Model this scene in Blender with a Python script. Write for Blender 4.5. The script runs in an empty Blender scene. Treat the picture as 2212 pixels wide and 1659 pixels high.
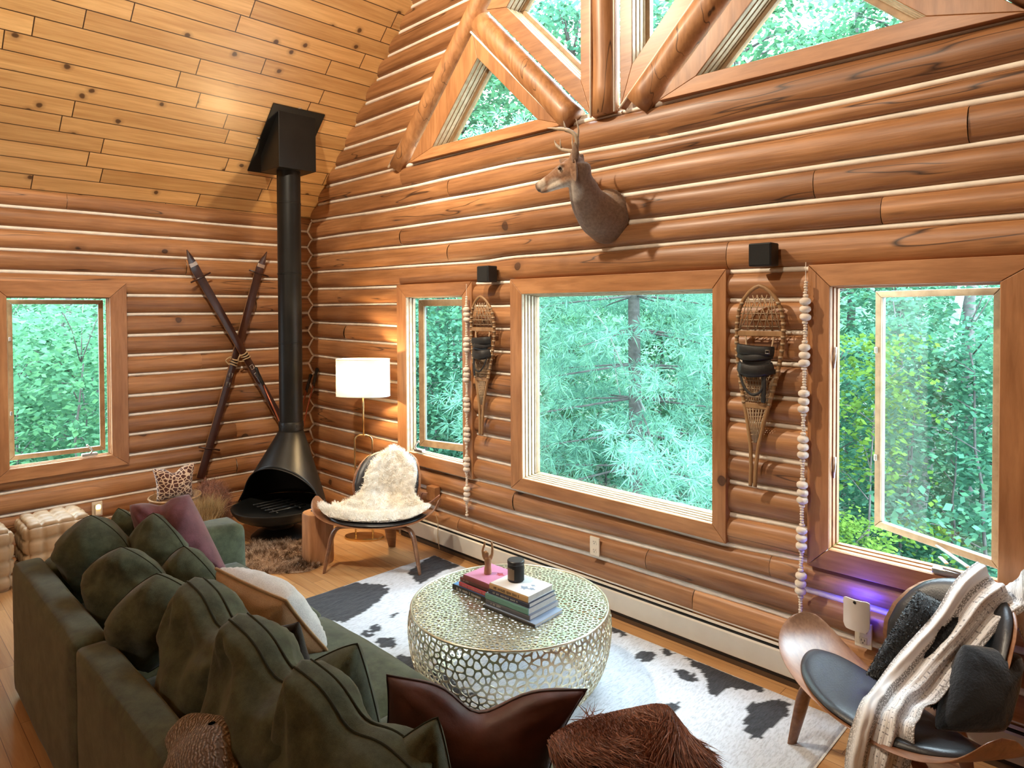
import bpy, bmesh, math, random
import numpy as np
from mathutils import Vector, Matrix, noise
from mathutils.geometry import delaunay_2d_cdt

# ------------------------------------------------------------------ camera, world, lights, exposure
SC = bpy.context.scene
COL = SC.collection
PI = math.pi
CAM_C = Vector((0.0, 0.0, 1.90))
YAW, PITCH, ROLL = math.radians(-44.57), math.radians(-1.09), math.radians(-0.26)
F_PX, PP_Y = 1449.05, 695.4
fwd = Vector((math.sin(YAW) * math.cos(PITCH), math.cos(YAW) * math.cos(PITCH), math.sin(PITCH)))
rgt = fwd.cross(Vector((0, 0, 1))).normalized()
upv = rgt.cross(fwd)
r2 = rgt * math.cos(ROLL) + upv * math.sin(ROLL)
u2 = -rgt * math.sin(ROLL) + upv * math.cos(ROLL)
cam = bpy.data.cameras.new('camera')
cam.sensor_width = 36.0
cam.lens = F_PX / 2212 * 36.0
cam.shift_y = -(829.5 - PP_Y) / 2212
cam.clip_start = 0.02
cam.clip_end = 300
camo = bpy.data.objects.new('camera', cam)
camo.matrix_world = Matrix(((r2.x, u2.x, -fwd.x, CAM_C.x), (r2.y, u2.y, -fwd.y, CAM_C.y), (r2.z, u2.z, -fwd.z, CAM_C.z), (0, 0, 0, 1)))
COL.objects.link(camo)
SC.camera = camo

vs = SC.view_settings
vs.view_transform = 'Standard'
vs.look = 'None'
vs.gamma = 1.0
vs.use_curve_mapping = False
vs.exposure = 0.3

world = bpy.data.worlds.new('overcast_sky')
SC.world = world
world.use_nodes = True
wn = world.node_tree
wn.nodes.clear()
w_out = wn.nodes.new('ShaderNodeOutputWorld')
w_bg = wn.nodes.new('ShaderNodeBackground')
w_geo = wn.nodes.new('ShaderNodeTexCoord')
w_sep = wn.nodes.new('ShaderNodeSeparateXYZ')
wn.links.new(w_geo.outputs['Generated'], w_sep.inputs[0])
w_map = wn.nodes.new('ShaderNodeMapRange')      # overcast sky: the zenith is about three times as bright as the horizon
w_map.inputs['From Min'].default_value = 0.10
w_map.inputs['From Max'].default_value = 0.85
w_map.inputs['To Min'].default_value = 6.0
w_map.inputs['To Max'].default_value = 25.0
wn.links.new(w_sep.outputs['Z'], w_map.inputs['Value'])
w_bg.inputs['Color'].default_value = (0.72, 0.87, 1.0, 1)
wn.links.new(w_map.outputs[0], w_bg.inputs['Strength'])
wn.links.new(w_bg.outputs[0], w_out.inputs['Surface'])


def lamp(name, loc, energy, color, radius, kind='POINT', rot=None, spot=None):
    l = bpy.data.lights.new(name, kind)
    l.energy = energy
    l.color = color
    if kind in ('POINT', 'SPOT'):
        l.shadow_soft_size = radius
    if spot:
        l.spot_size, l.spot_blend = spot
    o = bpy.data.objects.new(name, l)
    o.location = loc
    if rot:
        o.rotation_euler = rot
    COL.objects.link(o)
    return o


WARM = (1.0, 0.86, 0.66)


def aim(loc, target):
    return (Vector(target) - Vector(loc)).to_track_quat('-Z', 'Y').to_euler()


# track spots up by the ridge, turned to the gable wall and to the corner; a dim fill light added behind the camera
for _l, _t, _e, _s in (((-3.7, 0.9, 4.85), (-2.5, 3.4, 2.55), 520, 88), ((-2.2, 0.2, 5.0), (-5.6, 2.6, 3.0), 620, 88), ((-1.4, 0.0, 4.3), (-0.6, 3.4, 2.4), 170, 80)):
    lamp('track_spotlight', _l, _e, WARM, 0.06, 'SPOT', aim(_l, _t), (math.radians(_s), 0.7))
lamp('rear_fill_light', (-3.4, -2.4, 2.6), 55, WARM, 0.25)  # added general fill, stands for no known fixture

# ------------------------------------------------------------------ helpers
random.seed(7)
RNG = np.random.default_rng(7)


def fin(me, name, mats, parent, smooth):
    o = bpy.data.objects.new(name, me)
    for m in (mats if isinstance(mats, (list, tuple)) else [mats]):
        me.materials.append(m)
    COL.objects.link(o)
    if parent is not None:
        o.parent = parent
    if smooth:
        me.polygons.foreach_set('use_smooth', [True] * len(me.polygons))
    return o


class MB:
    """Collects geometry in world coordinates; build() links ONE mesh object whose origin is that of its parent."""

    def __init__(s):
        s.v, s.f, s.m = [], [], []

    def add(s, vs, fs, m=0):
        b = len(s.v)
        s.v.extend([tuple(p) for p in vs])
        s.f.extend([tuple(i + b for i in f) for f in fs])
        s.m.extend([m] * len(fs))
        return s

    def box(s, c, d, M=None, m=0):
        x, y, z = (k / 2 for k in d)
        P = [Vector((a * x, b * y, e * z)) for a in (-1, 1) for b in (-1, 1) for e in (-1, 1)]
        c = Vector(c)
        P = [((M @ p) if M is not None else p) + c for p in P]
        return s.add(P, [(0, 1, 3, 2), (4, 6, 7, 5), (0, 4, 5, 1), (2, 3, 7, 6), (0, 2, 6, 4), (1, 5, 7, 3)], m)

    def span(s, a, b, m=0):
        return s.box([(a[i] + b[i]) / 2 for i in range(3)], [abs(b[i] - a[i]) for i in range(3)], None, m)

    def prism(s, poly, ax, a, b, m=0):
        """polygon of (p,q) pairs extruded along axis ax from a to b; p,q are the two other axes in order."""
        def P(p, q, t):
            r = [p, q]
            r.insert(ax, t)
            return r
        n = len(poly)
        V = [P(p, q, a) for p, q in poly] + [P(p, q, b) for p, q in poly]
        F = [tuple(range(n)), tuple(range(2 * n - 1, n - 1, -1))]
        F += [(i, i + n, (i + 1) % n + n, (i + 1) % n) for i in range(n)]
        return s.add(V, F, m)

    def tube(s, path, r, n=10, m=0, closed=False, caps=True, flat=None, up=None):
        """tube along path; r a number or list; flat=(a,b) scales the section."""
        P = [Vector(p) for p in path]
        k = len(P)
        R = [r] * k if isinstance(r, (int, float)) else list(r)
        V, F = [], []
        N = None
        for i in range(k):
            if closed:
                t = (P[(i + 1) % k] - P[i - 1])
            else:
                t = P[min(i + 1, k - 1)] - P[max(i - 1, 0)]
            t = t.normalized() if t.length > 1e-9 else Vector((0, 0, 1))
            if N is None:
                N = Vector(up) if up is not None else (Vector((0, 0, 1)) if abs(t.z) < 0.9 else Vector((1, 0, 0)))
            N = (N - t * N.dot(t))
            N = N.normalized() if N.length > 1e-6 else t.orthogonal().normalized()
            B = t.cross(N)
            fa, fb = flat if flat else (1, 1)
            for j in range(n):
                a = 2 * PI * j / n
                V.append(P[i] + (N * math.cos(a) * fa + B * math.sin(a) * fb) * R[i])
        for i in range(k if closed else k - 1):
            i2 = (i + 1) % k
            for j in range(n):
                j2 = (j + 1) % n
                F.append((i * n + j, i2 * n + j, i2 * n + j2, i * n + j2))
        if caps and not closed:
            F.append(tuple(range(n)))
            F.append(tuple((k - 1) * n + j for j in range(n - 1, -1, -1)))
        return s.add(V, F, m)

    def lathe(s, prof, c=(0, 0, 0), n=32, m=0, sx=1.0, sy=1.0, rz=0.0, M=None):
        V, F = [], []
        k = len(prof)
        c = Vector(c)
        for r, z in prof:
            for j in range(n):
                a = 2 * PI * j / n
                x, y = r * math.cos(a) * sx, r * math.sin(a) * sy
                p = Vector((x * math.cos(rz) - y * math.sin(rz), x * math.sin(rz) + y * math.cos(rz), z))
                V.append((M @ p if M is not None else p) + c)
        for i in range(k - 1):
            for j in range(n):
                j2 = (j + 1) % n
                F.append((i * n + j, i * n + j2, (i + 1) * n + j2, (i + 1) * n + j))
        if prof[0][0] > 1e-6:
            F.append(tuple(range(n - 1, -1, -1)))
        if prof[-1][0] > 1e-6:
            F.append(tuple((k - 1) * n + j for j in range(n)))
        return s.add(V, F, m)

    def grid(s, G, m=0, close_u=False):
        nu, nv = len(G), len(G[0])
        V = [p for row in G for p in row]
        F = []
        for i in range(nu if close_u else nu - 1):
            i2 = (i + 1) % nu
            for j in range(nv - 1):
                F.append((i * nv + j, i2 * nv + j, i2 * nv + j + 1, i * nv + j + 1))
        return s.add(V, F, m)

    def build(s, name, mats, parent=None, smooth=False, bevel=0.0, seg=2, auto=None):
        me = bpy.data.meshes.new(name)
        V = np.array([tuple(p) for p in s.v], dtype=float)
        org = ORG.get(parent.name) if parent is not None else None
        if org is not None:
            V = V - np.array(org)
        me.from_pydata(V.tolist(), [], s.f)
        if len(set(s.m)) > 1:
            me.polygons.foreach_set('material_index', s.m)
        me.validate()
        o = fin(me, name, mats, parent, smooth)
        if org is not None:
            ORG[o.name] = org
        if bevel:
            b = o.modifiers.new('bevel', 'BEVEL')
            b.width = bevel
            b.segments = seg
            b.limit_method = 'ANGLE'
            b.angle_limit = math.radians(40)
            if smooth is False:
                me.polygons.foreach_set('use_smooth', [True] * len(me.polygons))
                w = o.modifiers.new('wn', 'WEIGHTED_NORMAL')
        if auto is not None:
            me.polygons.foreach_set('use_smooth', [True] * len(me.polygons))
            es = o.modifiers.new('es', 'EDGE_SPLIT')
            es.split_angle = math.radians(auto)
        return o


ORG = {}


def tag(o, label=None, cat=None, group=None, kind=None):
    if label:
        o['label'] = label
    if cat:
        o['category'] = cat
    if group:
        o['group'] = group
    if kind:
        o['kind'] = kind
    return o


def thing(name, loc, label, cat, group=None):
    o = bpy.data.objects.new(name, None)
    o.empty_display_size = 0.05
    o.location = loc
    COL.objects.link(o)
    ORG[o.name] = tuple(loc)
    return tag(o, label, cat, group)


def struct_root(name, loc=(0, 0, 0)):
    o = bpy.data.objects.new(name, None)
    o.location = loc
    COL.objects.link(o)
    ORG[o.name] = tuple(loc)
    o['kind'] = 'structure'
    return o


def nz(p, s=1.0, seed=0.0):
    return noise.noise(Vector((p[0] * s + seed * 7.3, p[1] * s + seed * 3.1, p[2] * s - seed * 5.7)))


def bez(pts, n=24):
    """Catmull-Rom through pts."""
    P = [Vector(p) for p in pts]
    P = [P[0] * 2 - P[1]] + P + [P[-1] * 2 - P[-2]]
    out = []
    k = len(P) - 3
    for i in range(k):
        for j in range(n if i < k - 1 else n + 1):
            t = j / n
            a, b, c, d = P[i:i + 4]
            out.append(0.5 * ((2 * b) + (c - a) * t + (2 * a - 5 * b + 4 * c - d) * t * t + (-a + 3 * b - 3 * c + d) * t ** 3))
    return out


# ------------------------------------------------------------------ materials
class NT:
    def __init__(s, name):
        s.mat = bpy.data.materials.new(name)
        s.mat.use_nodes = True
        s.t = s.mat.node_tree
        s.t.nodes.clear()
        s.out = s.n('ShaderNodeOutputMaterial')

    def n(s, typ, _props=None, **inp):
        nd = s.t.nodes.new(typ)
        for k, v in (_props or {}).items():
            setattr(nd, k, v)
        for k, v in inp.items():
            key = int(k[1:]) if k[0] == '_' and k[1:].isdigit() else k.replace('__', ' ')
            s.set(nd.inputs[key], v)
        return nd

    def set(s, sock, v):
        if isinstance(v, bpy.types.NodeSocket):
            s.t.links.new(v, sock)
        elif isinstance(v, bpy.types.Node):
            s.t.links.new(v.outputs[0], sock)
        else:
            if isinstance(v, (tuple, list)) and len(v) == 3 and sock.type == 'RGBA':
                v = (*v, 1.0)
            sock.default_value = v

    def math(s, op, a, b=0.0, c=None, clamp=False):
        nd = s.n('ShaderNodeMath', {'operation': op, 'use_clamp': clamp}, _0=a, _1=b)
        if c is not None:
            s.set(nd.inputs[2], c)
        return nd.outputs[0]

    def mix(s, f, a, b, mode='MIX'):
        nd = s.t.nodes.new('ShaderNodeMix')
        nd.data_type = 'RGBA'
        nd.blend_type = mode
        s.set(nd.inputs[0], f)
        s.set(nd.inputs[6], a)
        s.set(nd.inputs[7], b)
        return nd.outputs[2]

    def ramp(s, f, *stops):
        nd = s.t.nodes.new('ShaderNodeValToRGB')
        s.set(nd.inputs[0], f)
        cr = nd.color_ramp
        while len(cr.elements) < len(stops):
            cr.elements.new(0.5)
        for e, (p, c) in zip(cr.elements, stops):
            e.position = p
            e.color = (*c, 1) if len(c) == 3 else c
        return nd.outputs[0]

    def coords(s, kind='Object', scale=(1, 1, 1), rot=(0, 0, 0)):
        tc = s.n('ShaderNodeTexCoord')
        mp = s.n('ShaderNodeMapping', Vector=tc.outputs[kind], Scale=scale, Rotation=rot)
        return mp.outputs[0]

    def noise(s, vec, scale=5.0, detail=4.0, rough=0.55, dist=0.0):
        return s.n('ShaderNodeTexNoise', Vector=vec, Scale=scale, Detail=detail, Roughness=rough, Distortion=dist).outputs[0]

    def bump(s, h, strength=0.3, dist=0.01):
        return s.n('ShaderNodeBump', Height=h, Strength=strength, Distance=dist).outputs[0]

    def bsdf(s, color, rough=0.6, normal=None, metal=0.0, spec=0.5, sheen=0.0, coat=0.0, coat_rough=0.2, emis=None, es=0.0, trans=0.0, sss=0.0):
        b = s.n('ShaderNodeBsdfPrincipled')
        s.set(b.inputs['Base Color'], color)
        s.set(b.inputs['Roughness'], rough)
        s.set(b.inputs['Metallic'], metal)
        s.set(b.inputs['Specular IOR Level'], spec)
        if sheen:
            s.set(b.inputs['Sheen Weight'], sheen)
            s.set(b.inputs['Sheen Roughness'], 0.5)
        if coat:
            s.set(b.inputs['Coat Weight'], coat)
            s.set(b.inputs['Coat Roughness'], coat_rough)
        if normal is not None:
            s.set(b.inputs['Normal'], normal)
        if emis is not None:
            s.set(b.inputs['Emission Color'], emis)
            s.set(b.inputs['Emission Strength'], es)
        return b

    def done(s, shader):
        s.set(s.out.inputs['Surface'], shader)
        return s.mat


def plain(name, color, rough=0.5, metal=0.0, spec=0.5, var=0.12, scale=8.0, bump=0.0, bscale=120.0, coat=0.0, sheen=0.0):
    t = NT(name)
    co = t.coords()
    f = t.noise(co, scale, 4)
    dark = tuple(c * (1 - var) for c in color)
    lite = tuple(min(1, c * (1 + var)) for c in color)
    col = t.ramp(f, (0.3, dark), (0.7, lite))
    nrm = t.bump(t.noise(co, bscale, 3), bump, 0.003) if bump else None
    return t.done(t.bsdf(col, rough, nrm, metal, spec, sheen, coat))


def wood(name, c_dark, c_light, grain=(0.8, 14, 14), knots=0.35, rough=0.42, coat=0.25, bump=0.15, island=0.35, crack=True, c_streak=None, knot_size=0.05, gs=1.0):
    """Procedural timber; grain stretched along the axis with the small scale."""
    t = NT(name)
    co = t.coords()
    geo = t.n('ShaderNodeNewGeometry')
    rnd = geo.outputs['Random Per Island']
    off = t.n('ShaderNodeCombineXYZ', X=t.math('MULTIPLY', rnd, 17.0), Y=t.math('MULTIPLY', rnd, 5.0), Z=t.math('MULTIPLY', rnd, 9.0))
    cv = t.n('ShaderNodeVectorMath', {'operation': 'ADD'}, _0=co, _1=off).outputs[0]
    st = t.n('ShaderNodeVectorMath', {'operation': 'MULTIPLY'}, _0=cv, _1=tuple(g * gs for g in grain)).outputs[0]
    n1 = t.noise(st, 1.0, 5, 0.6, 0.6)
    st2 = t.n('ShaderNodeVectorMath', {'operation': 'MULTIPLY'}, _0=cv, _1=tuple(g * 4 * gs for g in grain)).outputs[0]
    n2 = t.noise(st2, 1.0, 4, 0.6)
    big = t.noise(cv, 1.7, 3)
    col = t.ramp(n1, (0.28, c_dark), (0.72, c_light))
    fine = t.ramp(n2, (0.35, (0.70, 0.64, 0.56)), (0.6, (1, 1, 1)))
    col = t.mix(0.8, col, fine, 'MULTIPLY')
    blot = t.ramp(big, (0.3, (0.76, 0.68, 0.58)), (0.65, (1.08, 1.06, 1.02)))
    col = t.mix(0.8, col, blot, 'MULTIPLY')
    tint = t.ramp(rnd, (0.0, (1 - island, 1 - island * 1.15, 1 - island * 1.25)), (1.0, (1 + island * 0.35,) * 3))
    col = t.mix(1.0, col, tint, 'MULTIPLY')
    if knots:
        vc = t.n('ShaderNodeVectorMath', {'operation': 'ADD'}, _0=cv, _1=t.n('ShaderNodeVectorMath', {'operation': 'SCALE'}, _0=t.n('ShaderNodeTexNoise', Vector=cv, Scale=9.0).outputs['Color'], Scale=0.03).outputs[0]).outputs[0]
        vo = t.n('ShaderNodeTexVoronoi', Vector=vc, Scale=1 / knots)
        d = vo.outputs['Distance']
        kn = t.ramp(d, (0.0, (0.9,) * 3), (knot_size, (0.85,) * 3), (knot_size * 1.25, (1.0,) * 3), (knot_size * 1.6, (0.25,) * 3), (knot_size * 3.4, (0.0,) * 3))
        pick = t.math('GREATER_THAN', t.n('ShaderNodeSeparateColor', Color=vo.outputs['Color']).outputs[0], 0.35)
        col = t.mix(t.math('MULTIPLY', t.n('ShaderNodeSeparateColor', Color=kn).outputs[0], pick), col, (0.055, 0.022, 0.010))
    if crack:
        st3 = t.n('ShaderNodeVectorMath', {'operation': 'MULTIPLY'}, _0=cv, _1=tuple((0.55 if g < 2 else 7.5) for g in grain)).outputs[0]
        cr = t.noise(st3, 1.0, 2, 0.5, 0.2)
        cm = t.ramp(t.math('ABSOLUTE', t.math('SUBTRACT', cr, 0.57)), (0.0, (1, 1, 1)), (0.009, (0, 0, 0)))
        gate = t.ramp(t.noise(cv, 0.9, 1), (0.47, (0, 0, 0)), (0.51, (1, 1, 1)))
        col = t.mix(t.n('ShaderNodeSeparateColor', Color=t.mix(1.0, cm, gate, 'MULTIPLY')).outputs[0], col, (0.045, 0.018, 0.008))
    nrm = t.bump(t.math('ADD', n1, t.math('MULTIPLY', n2, 0.5)), bump, 0.01)
    return t.done(t.bsdf(col, rough, nrm, coat=coat, coat_rough=0.3))


def planks(name, c_dark, c_light, w, L, gap, axis_u=0, axis_v=1, phase=0.0, knots=0.4, rough=0.4, coat=0.2, var=0.25, gapc=(0.05, 0.02, 0.008), knot_size=0.035):
    t = NT(name)
    tc = t.n('ShaderNodeTexCoord').outputs['Object']
    sp = t.n('ShaderNodeSeparateXYZ', Vector=tc)
    u, v = sp.outputs[axis_u], sp.outputs[axis_v]
    rv = t.math('DIVIDE', t.math('ADD', v, phase), w)
    row = t.math('FLOOR', rv)
    fr = t.math('FRACT', rv)
    wn1 = t.n('ShaderNodeTexWhiteNoise', {'noise_dimensions': '1D'}, W=row).outputs['Value']
    wn1b = t.n('ShaderNodeTexWhiteNoise', {'noise_dimensions': '1D'}, W=t.math('ADD', row, 31.7)).outputs['Value']
    Lr = t.math('MULTIPLY', t.math('ADD', t.math('MULTIPLY', wn1b, 0.8), 0.6), L)
    ru = t.math('DIVIDE', t.math('ADD', u, t.math('MULTIPLY', wn1, 11.0)), Lr)
    colm = t.math('FLOOR', ru)
    fc = t.math('FRACT', ru)
    idv = t.n('ShaderNodeTexWhiteNoise', {'noise_dimensions': '2D'}, Vector=t.n('ShaderNodeCombineXYZ', X=row, Y=colm)).outputs['Value']
    e1 = t.math('MULTIPLY', t.math('MINIMUM', fr, t.math('SUBTRACT', 1.0, fr)), w)
    e2 = t.math('MULTIPLY', t.math('MINIMUM', fc, t.math('SUBTRACT', 1.0, fc)), Lr)
    e = t.math('MINIMUM', e1, e2)
    gm = t.ramp(t.math('DIVIDE', e, gap), (0.4, (1, 1, 1)), (0.6, (0, 0, 0)))
    gmv = t.n('ShaderNodeSeparateColor', Color=gm).outputs[0]
    vec = t.n('ShaderNodeCombineXYZ', X=t.math('ADD', u, t.math('MULTIPLY', idv, 23.0)), Y=t.math('ADD', v, t.math('MULTIPLY', idv, 7.0)), Z=t.math('MULTIPLY', idv, 13.0)).outputs[0]
    gr = t.n('ShaderNodeVectorMath', {'operation': 'MULTIPLY'}, _0=vec, _1=(1.1, 16, 16)).outputs[0]
    n1 = t.noise(gr, 1.0, 5, 0.6, 0.8)
    gr2 = t.n('ShaderNodeVectorMath', {'operation': 'MULTIPLY'}, _0=vec, _1=(4.0, 80, 80)).outputs[0]
    n2 = t.noise(gr2, 1.0, 3, 0.6)
    col = t.ramp(n1, (0.3, c_dark), (0.62, c_light))
    fine = t.ramp(n2, (0.3, (0.86, 0.82, 0.76)), (0.6, (1, 1, 1)))
    col = t.mix(0.8, col, fine, 'MULTIPLY')
    tint = t.ramp(idv, (0.0, (1 - var, 1 - var * 1.2, 1 - var * 1.4)), (1.0, (1 + var * 0.4,) * 3))
    col = t.mix(1.0, col, tint, 'MULTIPLY')
    if knots:
        vv = t.n('ShaderNodeCombineXYZ', X=t.math('ADD', u, t.math('MULTIPLY', idv, 3.0)), Y=t.math('ADD', v, t.math('MULTIPLY', idv, 2.0))).outputs[0]
        vv = t.n('ShaderNodeVectorMath', {'operation': 'ADD'}, _0=vv, _1=t.n('ShaderNodeVectorMath', {'operation': 'SCALE'}, _0=t.n('ShaderNodeTexNoise', Vector=vec, Scale=14.0).outputs['Color'], Scale=0.022).outputs[0]).outputs[0]
        vo = t.n('ShaderNodeTexVoronoi', {'voronoi_dimensions': '2D'}, Vector=vv, Scale=1 / knots)
        kn = t.ramp(vo.outputs['Distance'], (0.0, (0.95,) * 3), (knot_size, (0.9,) * 3), (knot_size * 1.5, (0.3,) * 3), (knot_size * 3.2, (0.0,) * 3))
        pick = t.math('GREATER_THAN', t.n('ShaderNodeSeparateColor', Color=vo.outputs['Color']).outputs[1], 0.25)
        col = t.mix(t.math('MULTIPLY', t.n('ShaderNodeSeparateColor', Color=kn).outputs[0], pick), col, (0.06, 0.022, 0.008))
    col = t.mix(gmv, col, gapc)
    h = t.math('SUBTRACT', t.math('MULTIPLY', n1, 0.15), gmv)
    nrm = t.bump(h, 0.35, 0.004)
    return t.done(t.bsdf(col, rough, nrm, coat=coat, coat_rough=0.25))


def fabric(name, c, rough=0.95, sheen=0.35, weave=420.0, bump=0.25, mott=0.25, mscale=9.0, stretch=(1, 1, 1)):
    t = NT(name)
    co = t.coords(scale=stretch)
    m = t.noise(co, mscale, 6, 0.7)
    w = t.noise(co, weave, 2, 0.6)
    col = t.ramp(m, (0.3, tuple(x * (1 - mott) for x in c)), (0.7, tuple(min(1, x * (1 + mott)) for x in c)))
    col = t.mix(0.6, col, t.ramp(w, (0.3, (0.72,) * 3), (0.7, (1.15,) * 3)), 'MULTIPLY')
    nrm = t.bump(t.math('ADD', w, t.math('MULTIPLY', m, 0.6)), bump, 0.004)
    return t.done(t.bsdf(col, rough, nrm, spec=0.2, sheen=sheen))


M = {}
M['log'] = wood('honey_log', (0.300, 0.134, 0.055), (0.555, 0.285, 0.125), (0.8, 14, 14), 0.42, 0.50, 0.15, 0.30, 0.34)
M['log_side'] = wood('honey_log_side', (0.300, 0.134, 0.055), (0.555, 0.285, 0.125), (14, 0.8, 14), 0.42, 0.50, 0.15, 0.30, 0.34)
M['log_up'] = wood('honey_log_brace', (0.300, 0.134, 0.055), (0.555, 0.285, 0.125), (9, 9, 1.0), 0.42, 0.50, 0.15, 0.30, 0.15)
M['casing'] = wood('pine_casing', (0.360, 0.160, 0.066), (0.530, 0.270, 0.120), (5, 5, 5), 0.5, 0.45, 0.18, 0.10, 0.22, crack=False, knot_size=0.035)
for _k, _g in (('x', (1.0, 9, 9)), ('y', (9, 1.0, 9)), ('z', (9, 9, 1.0))):
    M['casing_' + _k] = wood('pine_casing_' + _k, (0.360, 0.160, 0.066), (0.530, 0.270, 0.120), _g, 0.5, 0.45, 0.18, 0.12, 0.22, crack=False, knot_size=0.035)
M['jamb'] = wood('pale_pine_jamb', (0.560, 0.460, 0.320), (0.700, 0.610, 0.470), (5, 5, 5), 0, 0.45, 0.2, 0.04, 0.12, crack=False)
M['jamb_dark'] = plain('jamb_groove', (0.09, 0.05, 0.025), 0.6)
M['sash'] = wood('sash_wood', (0.300, 0.180, 0.090), (0.430, 0.290, 0.160), (5, 5, 5), 0, 0.5, 0.1, 0.04, 0.1, crack=False)
M['sash_out'] = plain('grey_sash', (0.20, 0.19, 0.17), 0.6)
M['chink'] = plain('cream_chinking', (0.86, 0.78, 0.67), 0.8, var=0.10, scale=14, bump=0.3, bscale=60)
M['ceiling'] = planks('knotty_pine_boards', (0.620, 0.340, 0.125), (0.820, 0.520, 0.225), 0.137, 1.5, 0.007, 0, 1, 0.04, 0.36, 0.36, 0.35, 0.22, (0.045, 0.018, 0.006), 0.04)
M['floor'] = planks('maple_floor', (0.520, 0.270, 0.105), (0.640, 0.370, 0.165), 0.083, 0.9, 0.0022, 0, 1, 0.0, 0, 0.32, 0.3, 0.14, (0.16, 0.07, 0.025))
M['black_metal'] = plain('black_stove_metal', (0.012, 0.012, 0.011), 0.42, 0.3, 0.4, 0.25, 4)
M['black'] = plain('matt_black', (0.008, 0.008, 0.008), 0.6)
M['steel'] = plain('brushed_steel', (0.62, 0.60, 0.56), 0.3, 0.9)
M['brass'] = plain('warm_brass', (0.72, 0.52, 0.26), 0.25, 1.0)
M['heater'] = plain('heater_enamel', (0.66, 0.62, 0.55), 0.45, var=0.05)
M['white_plastic'] = plain('cream_plastic', (0.72, 0.62, 0.48), 0.4, var=0.04)

t = NT('window_glass')
fr = t.n('ShaderNodeFresnel', IOR=1.45)
gl = t.n('ShaderNodeBsdfGlossy', Roughness=0.0, Color=(1, 1, 1))
tr = t.n('ShaderNodeBsdfTransparent', Color=(0.90, 0.985, 0.965))
mx = t.n('ShaderNodeMixShader', _0=t.math('MULTIPLY', fr, 0.9), _1=tr.outputs[0], _2=gl.outputs[0])
M['glass'] = t.done(mx)
# ------------------------------------------------------------------ the log room
YW, XW = 3.40, -6.17            # chinking planes of the gable wall and of the left wall
X_R = 1.17                      # right wall; the gable is symmetrical about x = -2.5
XC = -2.5
Y_F = -4.6
SL = 0.947                      # roof slope


def roof_z(x):
    return 2.752 + SL * (x + 6.20) if x < XC else 2.752 + SL * ((2 * XC - x) + 6.20)


def roof_x(z):
    return -6.20 + (z - 2.752) / SL


def interp(pl, x):
    if x <= pl[0][0]:
        return pl[0][1]
    for a, b in zip(pl, pl[1:]):
        if x <= b[0]:
            return a[1] + (b[1] - a[1]) * (x - a[0]) / (b[0] - a[0])
    return pl[-1][1]


BULGE = 0.050


def belly(tt):
    return BULGE * (max(0.0, 1 - tt * tt) ** 0.5)


class LogWall:
    """Rows of logs on the plane axis=const. P(u, depth, z) maps into the world."""

    def __init__(s, P, wob):
        s.P, s.L, s.C, s.wob = P, MB(), MB(), wob

    def zline(s, k, pl, u):
        return interp(pl, u) + 0.006 * noise.noise(Vector((u * 1.1 + k * 5.1, k * 3.3 + s.wob, 0)))

    def row(s, k, lo, hi, spans, joints=(), slant0=None, slant1=None):
        for a, b in spans:
            cuts = [a] + [j for j in joints if a + 0.15 < j < b - 0.15] + [b]
            for c0, c1 in zip(cuts, cuts[1:]):
                dz = 0.006 * math.sin(k * 12.9 + c0 * 7.7)
                dd = 0.006 * math.sin(k * 4.7 + c0 * 3.1)
                e0 = 0.0 if c0 == a else 0.0015
                e1 = 0.0 if c1 == b else 0.0015
                n = max(2, int((c1 - c0) / 0.14))
                G = []
                for i in range(n + 1):
                    ring = []
                    for q in range(13):
                        tt = -1 + 2 * q / 12
                        a_, b_ = c0 + e0, c1 - e1
                        if slant0 and c0 == a:
                            zz = (lo[0][1] + hi[0][1]) / 2 + tt * 0.0825
                            a_ = slant0(zz)
                        if slant1 and c1 == b:
                            zz = (lo[0][1] + hi[0][1]) / 2 + tt * 0.0825
                            b_ = slant1(zz)
                        u = a_ + (b_ - a_) * i / n
                        z0, z1 = s.zline(k, lo, u) + 0.010, s.zline(k + 1, hi, u) - 0.010
                        z = (z0 + z1) / 2 + tt * (z1 - z0) / 2
                        bel = belly(tt) + dd * (1 - tt * tt) + 0.005 * noise.noise(Vector((u * 1.6, z * 4, k * 9.0 + s.wob)))
                        ring.append(s.P(u, bel, z + dz * (1 - tt * tt)))
                    G.append(ring)
                s.L.grid(G)

    def chink(s, k, pl, spans, w=0.013):
        for a, b in spans:
            n = max(2, int((b - a) / 0.14))
            G = []
            for i in range(n + 1):
                u = a + (b - a) * i / n
                z = s.zline(k, pl, u)
                ww = w * (1 + 0.35 * noise.noise(Vector((u * 2.3, k * 4.0, s.wob))))
                G.append([s.P(u, -0.02, z - ww - 0.006), s.P(u, 0.012, z - ww), s.P(u, 0.020, z), s.P(u, 0.012, z + ww), s.P(u, -0.02, z + ww + 0.006)])
            s.C.grid(G)


def cut(spans, holes):
    out = list(spans)
    for h0, h1 in holes:
        nxt = []
        for a, b in out:
            if h1 <= a or h0 >= b:
                nxt.append((a, b))
                continue
            if h0 > a + 0.01:
                nxt.append((a, h0))
            if h1 < b - 0.01:
                nxt.append((h1, b))
        out = nxt
    return out


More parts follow.
